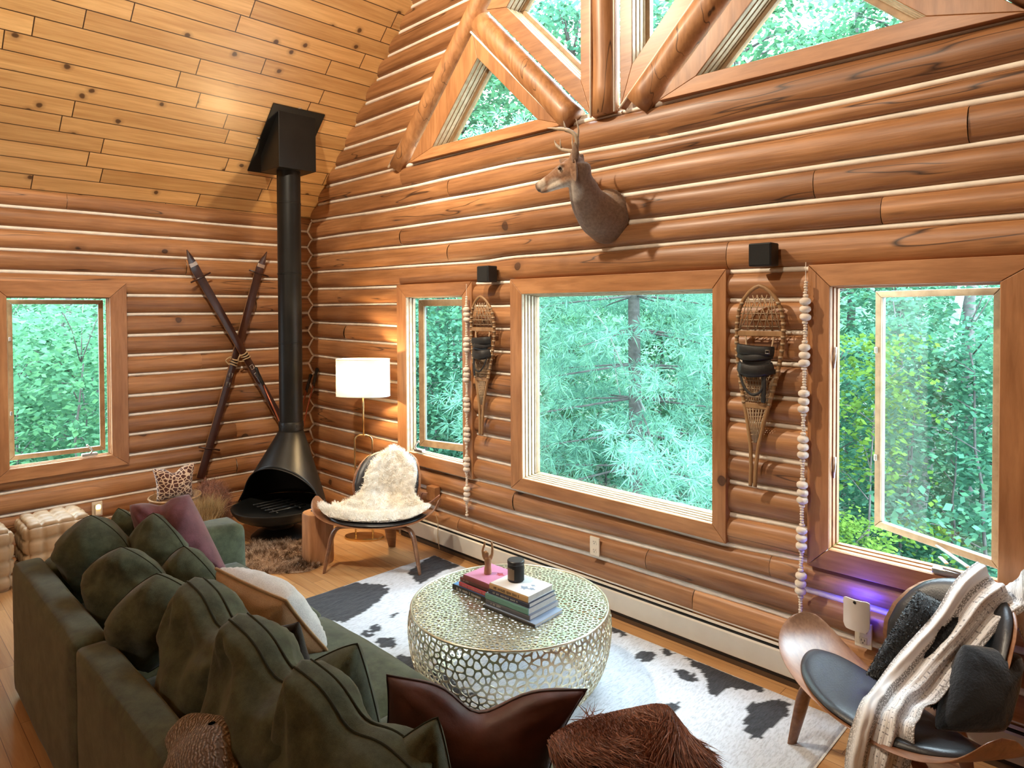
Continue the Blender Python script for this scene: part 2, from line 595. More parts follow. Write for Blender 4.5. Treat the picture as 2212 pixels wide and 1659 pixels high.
# --- gable wall -------------------------------------------------------------
GL = [  # chinking lines, bottom to top: (x, z) read off the wall
    [(-6.2, 0.0), (1.2, 0.0)],
    [(-6.2, 0.15), (-4.3, 0.155), (1.2, 0.165)],
    [(-6.2, 0.29), (-4.29, 0.304), (-3.4, 0.298), (-2.63, 0.329), (1.2, 0.33)],
    [(-6.2, 0.445), (-4.4, 0.451), (-3.36, 0.451), (-2.54, 0.476), (-1.7, 0.495), (1.2, 0.50)],
    [(-6.2, 0.60), (-3.78, 0.621), (-3.38, 0.627), (-1.7, 0.621), (-1.32, 0.645), (1.2, 0.645)],
    [(-6.19, 0.757), (-5.29, 0.768), (-4.77, 0.769), (-3.78, 0.791), (-1.7, 0.785), (-1.32, 0.80), (1.2, 0.80)],
    [(-6.19, 0.945), (-5.28, 0.938), (-4.77, 0.938), (-3.77, 0.967), (1.2, 0.967)],
    [(-6.08, 1.103), (-4.76, 1.110), (-3.38, 1.110), (-1.32, 1.125), (1.2, 1.125)],
    [(-6.17, 1.274), (-3.38, 1.280), (-1.7, 1.301), (1.2, 1.295)],
    [(-6.18, 1.446), (-5.65, 1.435), (1.2, 1.444)],
    [(-6.17, 1.619), (-4.76, 1.607), (-3.5, 1.593), (-1.7, 1.618), (1.2, 1.619)],
    [(-6.17, 1.778), (-4.76, 1.761), (-3.47, 1.756), (-1.7, 1.777), (1.2, 1.785)],
    [(-6.15, 1.950), (-4.77, 1.952), (-3.53, 1.924), (-1.7, 1.942), (1.2, 1.942)],
    [(-6.16, 2.108), (-4.77, 2.095), (1.2, 2.090)],
    [(-6.14, 2.275), (-3.6, 2.251), (-3.35, 2.268), (1.2, 2.267)],
    [(-6.15, 2.447), (-3.6, 2.421), (1.2, 2.421)],
    [(-6.18, 2.602), (-3.6, 2.588), (1.2, 2.580)],
    [(-6.06, 2.785), (-5.14, 2.764), (-3.6, 2.755), (-1.83, 2.776), (1.2, 2.744)],
    [(-5.9, 2.937), (-4.44, 2.916), (-3.34, 2.925), (-2.13, 2.876), (-1.07, 2.878), (1.2, 2.90)],
    [(-5.9, 3.095), (-2.6, 3.096), (-1.07, 3.074), (1.2, 3.07)],
]
UPZ = [3.246, 3.40, 3.585, 3.741, 3.908, 4.072, 4.223] + [4.385 + 0.162 * i for i in range(12)]
WINS = {1: (-4.645, -3.705, 0.635, 2.107), 2: (-3.305, -1.690, 0.640, 2.108), 3: (-1.265, -0.335, 0.640, 2.108)}
gable = LogWall(lambda u, d, z: (u, YW - d, z), 0.0)
GJ = {13: [-1.70], 14: [-4.0, -0.95], 15: [-4.62, -1.25], 16: [-5.2, -0.62], 17: [-4.0, 0.1], 18: [-2.07, -4.6], 3: [-3.3, -1.46], 2: [-2.2], 1: [-3.9, -1.9], 10: [-5.5], 7: [-5.2], 12: [-5.6]}


def ext(k):  # wall extent for a row, reaching a little behind the roof boards
    z = GL[min(k, len(GL) - 1)][0][1]
    if z < 2.6:
        return (-6.30, 1.28)
    return (roof_x(z) - 0.12, 2 * XC - roof_x(z) + 0.12)


for k in range(len(GL) - 1):
    zc = (interp(GL[k], -3) + interp(GL[k + 1], -3)) / 2
    holes = [(w[0] + 0.02, w[1] - 0.02) for w in WINS.values() if w[2] < zc < w[3]]
    gable.row(k, GL[k], GL[k + 1], cut([ext(k)], holes), GJ.get(k, []))
for k in range(1, len(GL)):
    z = interp(GL[k], -3)
    holes = [(w[0] + 0.02, w[1] - 0.02) for w in WINS.values() if w[2] < z < w[3] - 0.01]
    gable.chink(k, GL[k], cut([(ext(k)[0] + 0.02, ext(k)[1] - 0.02)], holes), 0.0125 if z > 1.2 else 0.015)


def raf_out(z):      # outer edge of the left inclined log
    return -4.75 + (z - 3.096) / 0.978


LZ = [3.095] + UPZ
for k in range(len(LZ) - 1):
    if LZ[k + 1] > 5.9:
        break
    lo, hi = [(-9, LZ[k])] * 2, [(-9, LZ[k + 1])] * 2
    for side in (0, 1):
        fx = (lambda x: x) if side == 0 else (lambda x: 2 * XC - x)
        s0 = lambda z: fx(min(roof_x(z) - 0.12, XC))
        s1 = lambda z: fx(min(raf_out(z) + 0.05, XC))
        zc = (LZ[k] + LZ[k + 1]) / 2
        gable.row(40 + k + 20 * side, lo, hi, [(s0(zc), s1(zc))], (), s0, s1)
        z = LZ[k + 1]
        if s1(z) != s0(z):
            a, b = sorted((fx(min(roof_x(z) - 0.02, XC)), fx(min(raf_out(z), XC))))
            gable.chink(41 + k + 20 * side, hi, [(a, b)], 0.012)

wall_back = struct_root('wall_back')
wb = gable.L.build('log_courses', M['log'], wall_back, True)
gable.C.build('chinking', M['chink'], wall_back, True)

bk = MB()
for a, b, c, d in ((-6.6, 1.6, 0, 0.70), (-6.6, 1.6, 2.05, 3.14), (-6.6, -4.58, 0.7, 2.05), (-3.75, -3.25, 0.7, 2.05), (-1.73, -1.22, 0.7, 2.05), (-0.40, 1.6, 0.7, 2.05)):
    bk.span((a, YW + 0.004, c), (b, YW + 0.05, d))
for sx in (0, 1):
    q = [(-6.6, 3.1), (-4.76, 3.1), (XC, 5.33), (XC, 6.5)]
    bk.prism(q if sx == 0 else [(2 * XC - p, r) for p, r in q], 1, YW + 0.004, YW + 0.05)
bk.build('backing', M['chink'], wall_back)

# --- left wall --------------------------------------------------------------
LL = [0.0, 0.07, 0.225, 0.382, 0.552, 0.705, 0.872, 1.038, 1.196, 1.369, 1.530, 1.696, 1.870, 2.029, 2.198, 2.364, 2.525, 2.681, 2.84]
W0 = (0.79, 1.70, 0.640, 2.127)
left = LogWall(lambda u, d, z: (XW + d, u, z), 50.0)
LJ = {17: [1.3], 16: [2.05, -0.6], 15: [1.24, -1.2], 14: [2.18], 9: [2.3], 5: [2.6], 4: [1.26, -1.0], 12: [2.8], 3: [2.6], 2: [1.9]}
for k in range(len(LL) - 1):
    lo, hi = [(-9, LL[k])] * 2, [(-9, LL[k + 1])] * 2
    zc = (LL[k] + LL[k + 1]) / 2
    sp = cut([(Y_F, 3.50)], [(W0[0] + 0.02, W0[1] - 0.02)] if 0.66 < zc < 2.09 else [])
    left.row(100 + k, lo, hi, sp, LJ.get(k, []))
    if k:
        sp = cut([(Y_F, 3.37)], [(W0[0] + 0.02, W0[1] - 0.02)] if W0[2] < LL[k] < W0[3] else [])
        left.chink(100 + k, lo, sp, 0.012)
wall_left = struct_root('wall_left')
left.L.build('log_courses', M['log_side'], wall_left, True)
# the white zigzag bead of chinking where the two walls meet
path = []
z = 0.05
while z < 2.80:
    kb = max(i for i in range(len(GL)) if GL[i][0][1] <= z)
    g0, g1 = GL[kb][0][1], GL[min(kb + 1, len(GL) - 1)][0][1]
    kl = max(i for i in range(len(LL)) if LL[i] <= z)
    l0, l1 = LL[kl], LL[min(kl + 1, len(LL) - 1)]
    tg = 2 * (z - g0) / max(0.05, g1 - g0) - 1
    tl = 2 * (z - l0) / max(0.05, l1 - l0) - 1
    path.append((XW + belly(tl) + 0.003, YW - belly(tg) - 0.003, z))
    z += 0.012
left.C.tube(path, 0.010, 6)
left.C.build('chinking', M['chink'], wall_left, True)

bk = MB()
for a, b, c, d in ((Y_F, 3.6, 0, 0.69), (Y_F, 3.6, 2.06, 2.9), (Y_F, 0.84, 0.69, 2.06), (1.65, 3.6, 0.69, 2.06)):
    bk.span((XW - 0.05, a, c), (XW - 0.004, b, d))
bk.build('backing', M['chink'], wall_left)

# --- right wall, wall behind the camera, floor ------------------------------
rw = LogWall(lambda u, d, z: (X_R - d, u, z), 80.0)
for k in range(len(LL) - 1):
    lo, hi = [(-9, LL[k])] * 2, [(-9, LL[k + 1])] * 2
    rw.row(200 + k, lo, hi, [(Y_F, 3.50)])
    if k:
        rw.chink(200 + k, lo, [(Y_F, 3.40)], 0.010)
wall_right = struct_root('wall_right')
rw.L.build('log_courses', M['log_side'], wall_right, True)
rw.C.build('chinking', M['chink'], wall_right, True)
fw = MB()
ridge_z = roof_z(XC)
fw.prism([(XW - 0.1, 0), (X_R + 0.1, 0), (X_R + 0.1, 2.75), (XC, ridge_z), (XW - 0.1, 2.75)], 1, Y_F - 0.1, Y_F)
o = fw.build('wall_front', M['casing'])
o['kind'] = 'structure'
fl = MB().span((XW - 0.3, Y_F, -0.12), (X_R + 0.3, YW + 0.12, 0.0)).build('floor', M['floor'])
fl['kind'] = 'structure'

# --- ceiling slopes: local x runs along the boards, local y up the slope ----
for nm, sgn in (('ceiling_left', 1), ('ceiling_right', -1)):
    ang = math.atan(SL)
    length = (XC + 6.30) / math.cos(ang)
    b = MB().span((Y_F - 0.1, -0.02, 0.0), (YW + 0.15, length + (0.0 if sgn > 0 else 0.03), 0.10))
    o = b.build(nm, M['ceiling'])
    o['kind'] = 'structure'
    ux = Vector((0, 1, 0))
    uy = Vector((math.cos(ang) * sgn, 0, math.sin(ang)))
    un = ux.cross(uy)
    if un.z < 0:
        un = -un
    x0 = -6.30 if sgn > 0 else 2 * XC + 6.30
    o.matrix_world = Matrix(((ux.x, uy.x, un.x, x0), (ux.y, uy.y, un.y, 0), (ux.z, uy.z, un.z, roof_z(-6.30)), (0, 0, 0, 1)))


# ------------------------------------------------------------------ windows
def offset_poly(poly, w):
    """offset a CCW polygon outwards, w[i] for edge i -> i+1."""
    n = len(poly)
    out = []
    L = []
    for i in range(n):
        a, b = Vector(poly[i]), Vector(poly[(i + 1) % n])
        d = (b - a).normalized()
        nrm = Vector((d.y, -d.x))
        L.append((a + nrm * w[i], d))
    for i in range(n):
        (p, d), (q, e) = L[i - 1], L[i]
        den = d.x * e.y - d.y * e.x
        tt = ((q.x - p.x) * e.y - (q.y - p.y) * e.x) / den
        out.append(tuple(p + d * tt))
    return out


def ring(mb, W, inner, outer, d0, d1, gap=0.0012, m=0, by_dir=False):
    """boards between two polygons, one island per edge; W(u, z, depth) -> world."""
    n = len(inner)
    for i in range(n):
        j = (i + 1) % n
        P = [Vector(inner[i]), Vector(inner[j]), Vector(outer[j]), Vector(outer[i])]
        t_ = (P[1] - P[0]).normalized() * gap
        if by_dir:
            m = 0 if abs(t_.x) > 1.5 * abs(t_.y) else 1
        P = [P[0] + t_, P[1] - t_, P[2] - t_, P[3] + t_]
        V = [W(p.x, p.y, d0) for p in P] + [W(p.x, p.y, d1) for p in P]
        mb.add(V, [(0, 1, 2, 3), (7, 6, 5, 4), (0, 4, 5, 1), (1, 5, 6, 2), (2, 6, 7, 3), (3, 7, 4, 0)], m)


def reveal(mb, mg, W, poly, d0, d1, steps, back=0.0):
    """stepped jamb: stacked layers of trim separated by dark grooves."""
    dd = (d1 - d0) / steps
    for i in range(steps):
        inn = offset_poly(poly, [-(0.004 * i + 0.002 + back)] * len(poly))
        out = offset_poly(poly, [0.03] * len(poly))
        ring(mb, W, inn, out, d0 + dd * i, d0 + dd * (i + 1) - 0.006)
        inn2 = offset_poly(poly, [-(0.004 * i + back) + 0.004] * len(poly))
        ring(mg, W, inn2, out, d0 + dd * (i + 1) - 0.006, d0 + dd * (i + 1))


WG = lambda u, z, d: (u, 3.335 + d, z)            # gable wall: depth grows outwards
WL = lambda u, z, d: (-6.095 - d, u, z)            # left wall
rect = lambda a, b, c, d: [(a, c), (b, c), (b, d), (a, d)]


def window(num, W, opening, widths, steps=5, depth=0.145, casing_d=0.09, pane=True, mat_jamb='jamb', rail=0.022):
    root = struct_root('window_%d' % num)
    mb = MB()
    ring(mb, W, opening, offset_poly(opening, widths), 0.0, casing_d, by_dir=True)
    mb.build('casing', [M['casing_y'] if W is WL else M['casing_x'], M['casing_z']], root, bevel=0.003)
    mj, mg = MB(), MB()
    reveal(mj, mg, W, opening, 0.006, depth, steps)
    mj.build('jamb', M[mat_jamb], root, bevel=0.0015, seg=1)
    mg.build('jamb_groove', M['jamb_dark'], root)
    if pane:
        inn = offset_poly(opening, [-(0.02 + rail)] * len(opening))
        mf = MB()
        ring(mf, W, inn, offset_poly(opening, [-0.012] * len(opening)), depth - 0.02, depth + 0.02)
        mf.build('window_frame', M['sash'], root, bevel=0.002, seg=1)
        gp = offset_poly(opening, [-(0.015 + rail)] * len(opening))
        g = MB().add([W(p[0], p[1], depth) for p in gp], [tuple(range(len(gp)))])
        g.build('pane', M['glass'], root)
    return root


def sash(root, W, opening, hinge, angle, depth, stile=0.045, th=0.035):
    """a casement sash hung on one side and swung outwards."""
    (a, c), (b, _), (_, d) = opening[0], opening[1], opening[2]
    a, b, c, d = a + 0.022, b - 0.022, c + 0.03, d - 0.02
    hx = b if hinge > 0 else a
    ca, sa = math.cos(angle), math.sin(angle)

    def WS(u, z, dd):
        r = u - hx
        du, dp = r * ca, abs(r) * sa
        nu, npd = (-sa if r < 0 else sa), ca
        s_ = 1 if hinge > 0 else -1
        return W(hx + du + s_ * dd * sa, z, depth + dp + dd * ca)
    mi, mo = MB(), MB()
    inner = rect(a + stile, b - stile, c + stile, d - stile)
    outer = rect(a, b, c, d)
    ring(mi, WS, inner, outer, 0.0, th * 0.45)
    ring(mo, WS, inner, outer, th * 0.45, th)
    so = mi.build('sash', M['sash'], root, bevel=0.002, seg=1)
    mo.build('sash_cladding', M['sash_out'], so)
    gp = rect(a + stile - 0.005, b - stile + 0.005, c + stile - 0.005, d - stile + 0.005)
    MB().add([WS(p[0], p[1], th * 0.4) for p in gp], [(0, 1, 2, 3)]).build('pane', M['glass'], so)
    lk = MB()
    for zz in (c + 0.36, d - 0.30):
        u = (a + stile * 0.5) if hinge > 0 else (b - stile * 0.5)
        p = Vector(WS(u, zz, -0.012))
        lk.box(p, (0.014, 0.012, 0.030))
    lk.build('sash_lock', M['steel'], so, bevel=0.002)
    return so, WS


def crank(root, W, u, z, flip=1, up=True):
    mb = MB()
    P0 = [W(u + flip * k, z + 0.0, -0.012) for k in (-0.055, 0.055)]
    c = W(u, z + 0.012, 0.012)
    e = Vector(W(u + 0.05, z, 0.0)) - Vector(W(u - 0.05, z, 0.0))
    ax = 0 if abs(e.x) > abs(e.y) else 1
    dims = (0.11, 0.04, 0.026) if ax == 0 else (0.04, 0.11, 0.026)
    mb.box(c, dims)
    o = mb.build('crank_operator', M['steel'], root, bevel=0.007, seg=3)
    h = MB()
    if up:
        h.tube(bez([W(u, z + 0.02, -0.010), W(u + flip * 0.012, z + 0.045, -0.022), W(u - flip * 0.006, z + 0.075, -0.02), W(u - flip * 0.02, z + 0.088, -0.012)], 8), 0.006, 8)
        h.lathe([(0.0, -0.010), (0.008, -0.006), (0.009, 0.002), (0.006, 0.008), (0, 0.01)], W(u - flip * 0.02, z + 0.09, -0.012), 10)
    else:
        h.tube(bez([W(u - 0.01, z + 0.032, -0.006), W(u + 0.02, z + 0.034, -0.014), W(u + 0.055, z + 0.030, -0.012)], 8), 0.0065, 8)
        h.lathe([(0.0, -0.010), (0.009, -0.006), (0.010, 0.002), (0.006, 0.008), (0, 0.01)], W(u + 0.06, z + 0.030, -0.012), 10)
    h.build('crank_handle', M['steel'], o, True)


# left wall casement
op0 = rect(0.905, 1.580, 0.735, 2.010)
w0 = window(1, WL, op0, [0.095, 0.12, 0.115, 0.115], 3, 0.10, pane=False, mat_jamb='casing')
sash(w0, WL, op0, 1, math.radians(7), 0.115, 0.035)
crank(w0, WL, 1.42, 0.752, 1, True)
# narrow casement beside the lamp
op1 = rect(-4.52, -3.815, 0.725, 2.003)
w1 = window(2, WG, op1, [0.095, 0.11, 0.105, 0.125], 3, 0.10, pane=False, mat_jamb='jamb')
sash(w1, WG, op1, -1, math.radians(13), 0.115, 0.055)
crank(w1, WG, -4.36, 0.742, -1, True)
# large fixed picture window
op2 = rect(-3.195, -1.770, 0.730, 2.004)
w2 = window(3, WG, op2, [0.09, 0.08, 0.104, 0.11], 5, 0.145, rail=0.0)
# open casement on the right
op3 = rect(-1.165, -0.500, 0.742, 2.003)
w3 = window(4, WG, op3, [0.102, 0.165, 0.105, 0.10], 3, 0.12, pane=False, mat_jamb='casing')
_, WS3 = sash(w3, WG, op3, 1, math.radians(24.5), 0.165, 0.032)
crank(w3, WG, -0.68, 0.750, 1, False)
ar = MB()
ar.tube([WG(-0.62, 0.775, 0.10), WS3(-0.80, 0.785, 0.0)], 0.008, 6, flat=(0.6, 1.4))
ar.tube([WG(-0.70, 0.770, 0.10), WG(-0.735, 0.775, 0.15)], 0.007, 6, flat=(0.6, 1.4))
ar.build('hinge_arm', M['steel'], w3)
lv = MB()
for zz in (1.13, 1.66):
    lv.tube([WG(-1.158, zz - 0.05, 0.05), WG(-1.150, zz, 0.035), WG(-1.152, zz + 0.05, 0.05)], 0.006, 6)
lv.build('sash_lock', M['steel'], w3, True)
# gable windows between the braces
tri_l = [(-4.16, 3.175), (-3.04, 3.168), (-3.63, 3.734)]
window(5, WG, tri_l, [0.078, 0.105, 0.17], 4, 0.145, 0.06)
up_l = [(-2.67, 3.337), (-2.67, 4.63), (-3.33, 4.003)]
window(6, WG, up_l, [0.085, 0.17, 0.11], 4, 0.145, 0.06)
up_r = [(-2.285, 3.337), (-1.62, 4.003), (-2.285, 4.63)]
window(7, WG, up_r, [0.11, 0.17, 0.085], 4, 0.145, 0.06)
tri_r = [(-1.87, 3.168), (-0.77, 3.155), (-1.345, 3.672)]
window(8, WG, tri_r, [0.085, 0.17, 0.105], 4, 0.145, 0.06)

# --- posts and braces of the gable truss (round logs) -------------------------


def brace(num, a, b, r, mat='log_up', sx=1.0):
    o = MB().tube([Vector(a).lerp(Vector(b), i / 14) + Vector((0, 0.004 * math.sin(i * 1.3 + num), 0)) for i in range(15)], r, 24, flat=(1, sx)).build('trim_%d' % num, M[mat], None, True)
    o['kind'] = 'structure'
    return o


YB = 3.375
brace(1, (-4.665, YB, 3.10), (XC, YB, 5.27), 0.078)          # left inclined log
brace(2, (2 * XC + 4.665, YB, 3.10), (XC, YB, 5.27), 0.078)  # right inclined log
brace(3, (-2.752, YB, 3.105), (-3.62, YB, 3.985), 0.088)      # left diagonal
brace(4, (-2.258, YB, 3.105), (-1.42, YB, 3.915), 0.088)      # right diagonal
brace(5, (-2.502, YB, 3.09), (-2.502, YB, 5.30), 0.083)      # king post
# chinking beads along the braces
cb = MB()
yb = YB - 0.05


def bead(a, b, r=0.008):
    cb.tube([(a[0], yb + 0.012, a[1]), (b[0], yb + 0.012, b[1])], r, 6)


bead((-2.592, 3.09), (-2.592, 5.1))
bead((-2.412, 3.09), (-2.412, 5.1))
bead((-4.752, 3.105), (-3.62, 4.212))
bead((-2.828, 3.085), (-3.70, 3.94))
bead((-2.376, 3.10), (-1.50, 3.955))
o = cb.build('trim_6', M['chink'], None, True)
o['kind'] = 'structure'
# ------------------------------------------------------------------ the forest outside
def leaf_mat(name, c, var=0.35, trans=0.45):
    t = NT(name)
    g = t.n('ShaderNodeNewGeometry').outputs['Random Per Island']
    oi = t.n('ShaderNodeObjectInfo').outputs['Random']
    f = t.math('FRACT', t.math('ADD', g, t.math('MULTIPLY', oi, 3.0)))
    c0 = tuple(x * (1 - var) for x in c)
    c1 = (min(1, c[0] * (1 + var * 1.3)), min(1, c[1] * (1 + var)), c[2] * (1 + var * 0.4))
    col = t.ramp(f, (0.0, c0), (0.5, c), (1.0, c1))
    d = t.n('ShaderNodeBsdfDiffuse', Color=col)
    tr = t.n('ShaderNodeBsdfTranslucent', Color=col)
    return t.done(t.n('ShaderNodeMixShader', _0=trans, _1=d.outputs[0], _2=tr.outputs[0]))


M['leaf_maple'] = leaf_mat('maple_leaf', (0.085, 0.212, 0.120))
M['leaf_lime'] = leaf_mat('lime_leaf', (0.080, 0.160, 0.032))
M['leaf_dark'] = leaf_mat('understory_leaf', (0.070, 0.195, 0.128))
M['needle'] = leaf_mat('pine_needle', (0.170, 0.375, 0.295), 0.35, 0.4)
M['bark'] = plain('grey_bark', (0.085, 0.08, 0.078), 0.9, var=0.4, scale=14, bump=0.5, bscale=30)
M['birch'] = plain('pale_bark', (0.26, 0.28, 0.27), 0.9, var=0.3, scale=10, bump=0.3, bscale=30)
M['soil'] = plain('leafy_ground', (0.03, 0.06, 0.03), 0.95, var=0.5, scale=6)
M['hill'] = plain('wooded_slope', (0.035, 0.10, 0.055), 0.95, var=0.6, scale=3.0, bump=0.6, bscale=8)


def ground_z(d):
    return -1.3 - 0.10 * (d - 4) if d < 8 else -1.7 + 0.055 * (d - 8) ** 1.25


def quads_mesh(name, Q, mat, parent):
    """Q: array (n,4,3) of separate quads."""
    n = len(Q)
    me = bpy.data.meshes.new(name)
    me.vertices.add(4 * n)
    me.vertices.foreach_set('co', Q.reshape(-1))
    me.loops.add(4 * n)
    me.loops.foreach_set('vertex_index', np.arange(4 * n, dtype=np.int32))
    me.polygons.add(n)
    me.polygons.foreach_set('loop_start', np.arange(0, 4 * n, 4, dtype=np.int32))
    me.polygons.foreach_set('loop_total', np.full(n, 4, dtype=np.int32))
    me.update()
    return fin(me, name, mat, parent, False)


def leaves(centers, size, rng, tilt=0.5, per=1, droop=0.25):
    """diamond leaves with a crease-free blade, mostly level with random tilt."""
    n = len(centers)
    az = rng.uniform(0, 2 * PI, n)
    sz = size * rng.uniform(0.65, 1.3, n)
    d = np.stack([np.cos(az), np.sin(az), rng.normal(-droop, tilt, n)], 1)
    d /= np.linalg.norm(d, axis=1)[:, None]
    sd = np.stack([-np.sin(az), np.cos(az), rng.normal(0, tilt, n)], 1)
    sd /= np.linalg.norm(sd, axis=1)[:, None]
    Q = np.empty((n, 4, 3))
    Q[:, 0] = centers
    Q[:, 1] = centers + d * (sz * 0.45)[:, None] + sd * (sz * 0.36)[:, None]
    Q[:, 2] = centers + d * sz[:, None]
    Q[:, 3] = centers + d * (sz * 0.45)[:, None] - sd * (sz * 0.36)[:, None]
    return Q


def spray_points(rng, c, n, r, flat=0.16):
    a = rng.uniform(0, 2 * PI, n)
    q = r * np.sqrt(rng.uniform(0, 1, n))
    P = np.stack([q * np.cos(a), q * np.sin(a), rng.normal(0, r * flat, n) - 0.25 * q], 1)
    th, ph = rng.normal(0, 0.22), rng.normal(0, 0.22)
    P[:, 2] += P[:, 0] * th + P[:, 1] * ph
    return P + np.array(c)


def tree_proto(seed, h, r, crown, nspray, nleaf, spray_r, leaf, lean=(0, 0), branches=10):
    """trunk mesh builder + leaf quads, both about a local origin at the foot."""
    rng = np.random.default_rng(seed)
    tr = MB()
    path = [(lean[0] * k / 9 + 0.02 * math.sin(k * 1.7 + seed), lean[1] * k / 9 + 0.02 * math.cos(k * 2.3 + seed), h * k / 9 - 0.3) for k in range(10)]
    tr.tube(path, [r * (1 - 0.075 * k) for k in range(10)], 10)
    z0, z1, R = crown
    pts = []
    for i in range(nspray):
        u = rng.uniform(0, 1)
        z = z0 + (z1 - z0) * u
        rr = R * (1 - 0.65 * u ** 1.5) * math.sqrt(rng.uniform(0.04, 1))
        a = rng.uniform(0, 2 * PI)
        k = z / max(h, 0.1)
        c = (lean[0] * k + rr * math.cos(a), lean[1] * k + rr * math.sin(a), z)
        pts.append(spray_points(rng, c, nleaf, spray_r * rng.uniform(0.7, 1.3)))
        if i < branches:
            b0 = Vector((lean[0] * k * 0.9, lean[1] * k * 0.9, min(h * 0.95, z - 0.25 * rr) - 0.1))
            tr.tube([b0, b0.lerp(Vector(c), 0.5) + Vector((0, 0, 0.08)), Vector(c)], [max(0.008, r * 0.28), r * 0.2, 0.005], 5)
    return tr, leaves(np.concatenate(pts), leaf, rng)


def tree(name, pos, proto, lm, bm, label, cat='tree', group=None, rz=0.0, sc=1.0):
    tr, Q = proto
    root = bpy.data.objects.new(name, None)
    COL.objects.link(root)
    root.location = pos
    root.rotation_euler = (0, 0, rz)
    root.scale = (sc, sc, sc)
    tag(root, label, cat, group)
    tr.build('trunk', bm, root, True)
    quads_mesh('foliage', Q, lm, root)
    return root


def copy_tree(o, parent=None):
    c = o.copy()
    COL.objects.link(c)
    if parent is not None:
        c.parent = parent
    for ch in list(o.children):
        copy_tree(ch, c)
    return c


def pos(px, d):
    a = YAW + math.atan((px - 1106) / F_PX)
    return (d * math.sin(a), d * math.cos(a), ground_z(d))


gm = MB()
G = []
for i in range(25):
    a = math.radians(-112 + 5.2 * i)
    G.append([(d * math.sin(a) - 0.0, d * math.cos(a), ground_z(d) + 0.15 * nz((d * math.sin(a), d * math.cos(a), 0), 0.6)) for d in (6.6, 7.5, 8.5, 10, 12, 14, 17, 20, 24, 30)])
gm.grid(G)
o = gm.build('ground', M['soil'], None, True)
o['kind'] = 'structure'
hm = MB()
G = []
for i in range(90):
    a = math.radians(-112 + 1.45 * i)
    G.append([((34 - 2.0 * j + 2.2 * nz((i * 0.5, j * 0.9, 0), 1)) * math.sin(a), (34 - 2.0 * j + 2.2 * nz((i * 0.5, j * 0.9, 0), 1)) * math.cos(a), -1 + 1.6 * (6 - j) + 0.7 * nz((i * 0.7, j, 3), 1)) for j in range(7)])
hm.grid(G)
o = hm.build('hill', M['hill'], None, True)
o['kind'] = 'structure'

# undergrowth covering the slope: nobody could count it
rng = np.random.default_rng(11)
pts = []
for i in range(1500):
    a = math.radians(rng.uniform(-108, 8))
    d = 6.8 + 15 * rng.uniform(0, 1) ** 1.3
    c = (d * math.sin(a), d * math.cos(a), ground_z(d) + rng.uniform(0.1, 0.75))
    if c[1] < 4.2 and c[0] > -7.2:
        continue
    pts.append(spray_points(rng, c, 36, 0.42))
o = quads_mesh('undergrowth', leaves(np.concatenate(pts), 0.085, rng, 0.45), M['leaf_dark'], None)
tag(o, 'dense green undergrowth covering the slope outside the windows', 'undergrowth', kind='stuff')

SAP = [tree_proto(21 + k, 2.6 + 0.35 * k, 0.022, (0.5, 3.1 + 0.4 * k, 1.05), 66, 44, 0.36, 0.080, (0.15 * k, 0.1)) for k in range(4)]
LOWC = [tree_proto(31 + k, 8.5, 0.09 + 0.02 * k, (3.0, 9.5, 2.2), 210, 34, 0.48, 0.13, (0.25 - 0.2 * k, 0.15), 30) for k in range(3)]

sap_spec = [
    (M['leaf_maple'], 'leafy maple sapling in the thicket outside the left wall window', 'saplings outside the left wall window',
     [(-40, 9.0), (20, 8.2), (75, 9.6), (125, 8.0), (165, 10.6), (215, 8.6), (260, 10.0), (95, 12.0), (30, 12.5), (190, 12.8), (-90, 10.5), (150, 14.5)]),
    (M['leaf_dark'], 'green sapling with drooping leaves outside the narrow window beside the lamp', 'saplings outside the narrow window',
     [(880, 9.2), (925, 8.4), (965, 10.0), (1000, 9.0), (905, 12.2), (980, 12.8), (850, 11.0), (1030, 11.2)]),
    (M['leaf_maple'], 'leafy sapling standing behind the pine outside the picture window', 'saplings behind the pine',
     [(1130, 11.0), (1190, 9.6), (1250, 12.2), (1320, 11.0), (1410, 12.0), (1480, 10.6), (1545, 12.4), (1170, 13.5)]),
    (M['leaf_dark'], 'dense green sapling outside the open casement window', 'saplings outside the open casement',
     [(1820, 9.4), (1880, 11.0), (1925, 8.6), (1990, 10.2), (2050, 8.8), (2110, 10.4), (2160, 8.4), (2010, 12.6), (1850, 13.0), (2130, 13.0), (1940, 14.5), (2210, 9.6)]),
]
protos = {}
kk = 0
for lm, label, grp, spots in sap_spec:
    for i, (px, d) in enumerate(spots):
        key = (lm.name, kk % 4)
        p = pos(px, d)
        rz, sc = kk * 2.1, 0.9 + 0.25 * ((kk * 37) % 10) / 10
        if key not in protos:
            protos[key] = o = tree('sapling', p, SAP[kk % 4], lm, M['bark'], label, 'sapling', grp, rz, sc)
        else:
            o = copy_tree(protos[key])
            o.location, o.rotation_euler, o.scale = p, (0, 0, rz), (sc, sc, sc)
            tag(o, label, 'sapling', grp)
        kk += 1
tree('bright_sapling', pos(1858, 7.6), SAP[2], M['leaf_lime'], M['bark'], 'bright yellow-green sapling at the left edge of the open casement view', 'sapling', None, 1.0, 0.85)
tree('bright_shrub', pos(1836, 6.2), SAP[0], M['leaf_lime'], M['bark'], 'low lime-green shrub below the open casement window', 'shrub', None, 0.3, 0.55)
tree('bright_shrub', pos(40, 8.0), SAP[1], M['leaf_lime'], M['bark'], 'low lime-green shrub at the bottom of the left wall window', 'shrub', None, 0.8, 0.5)

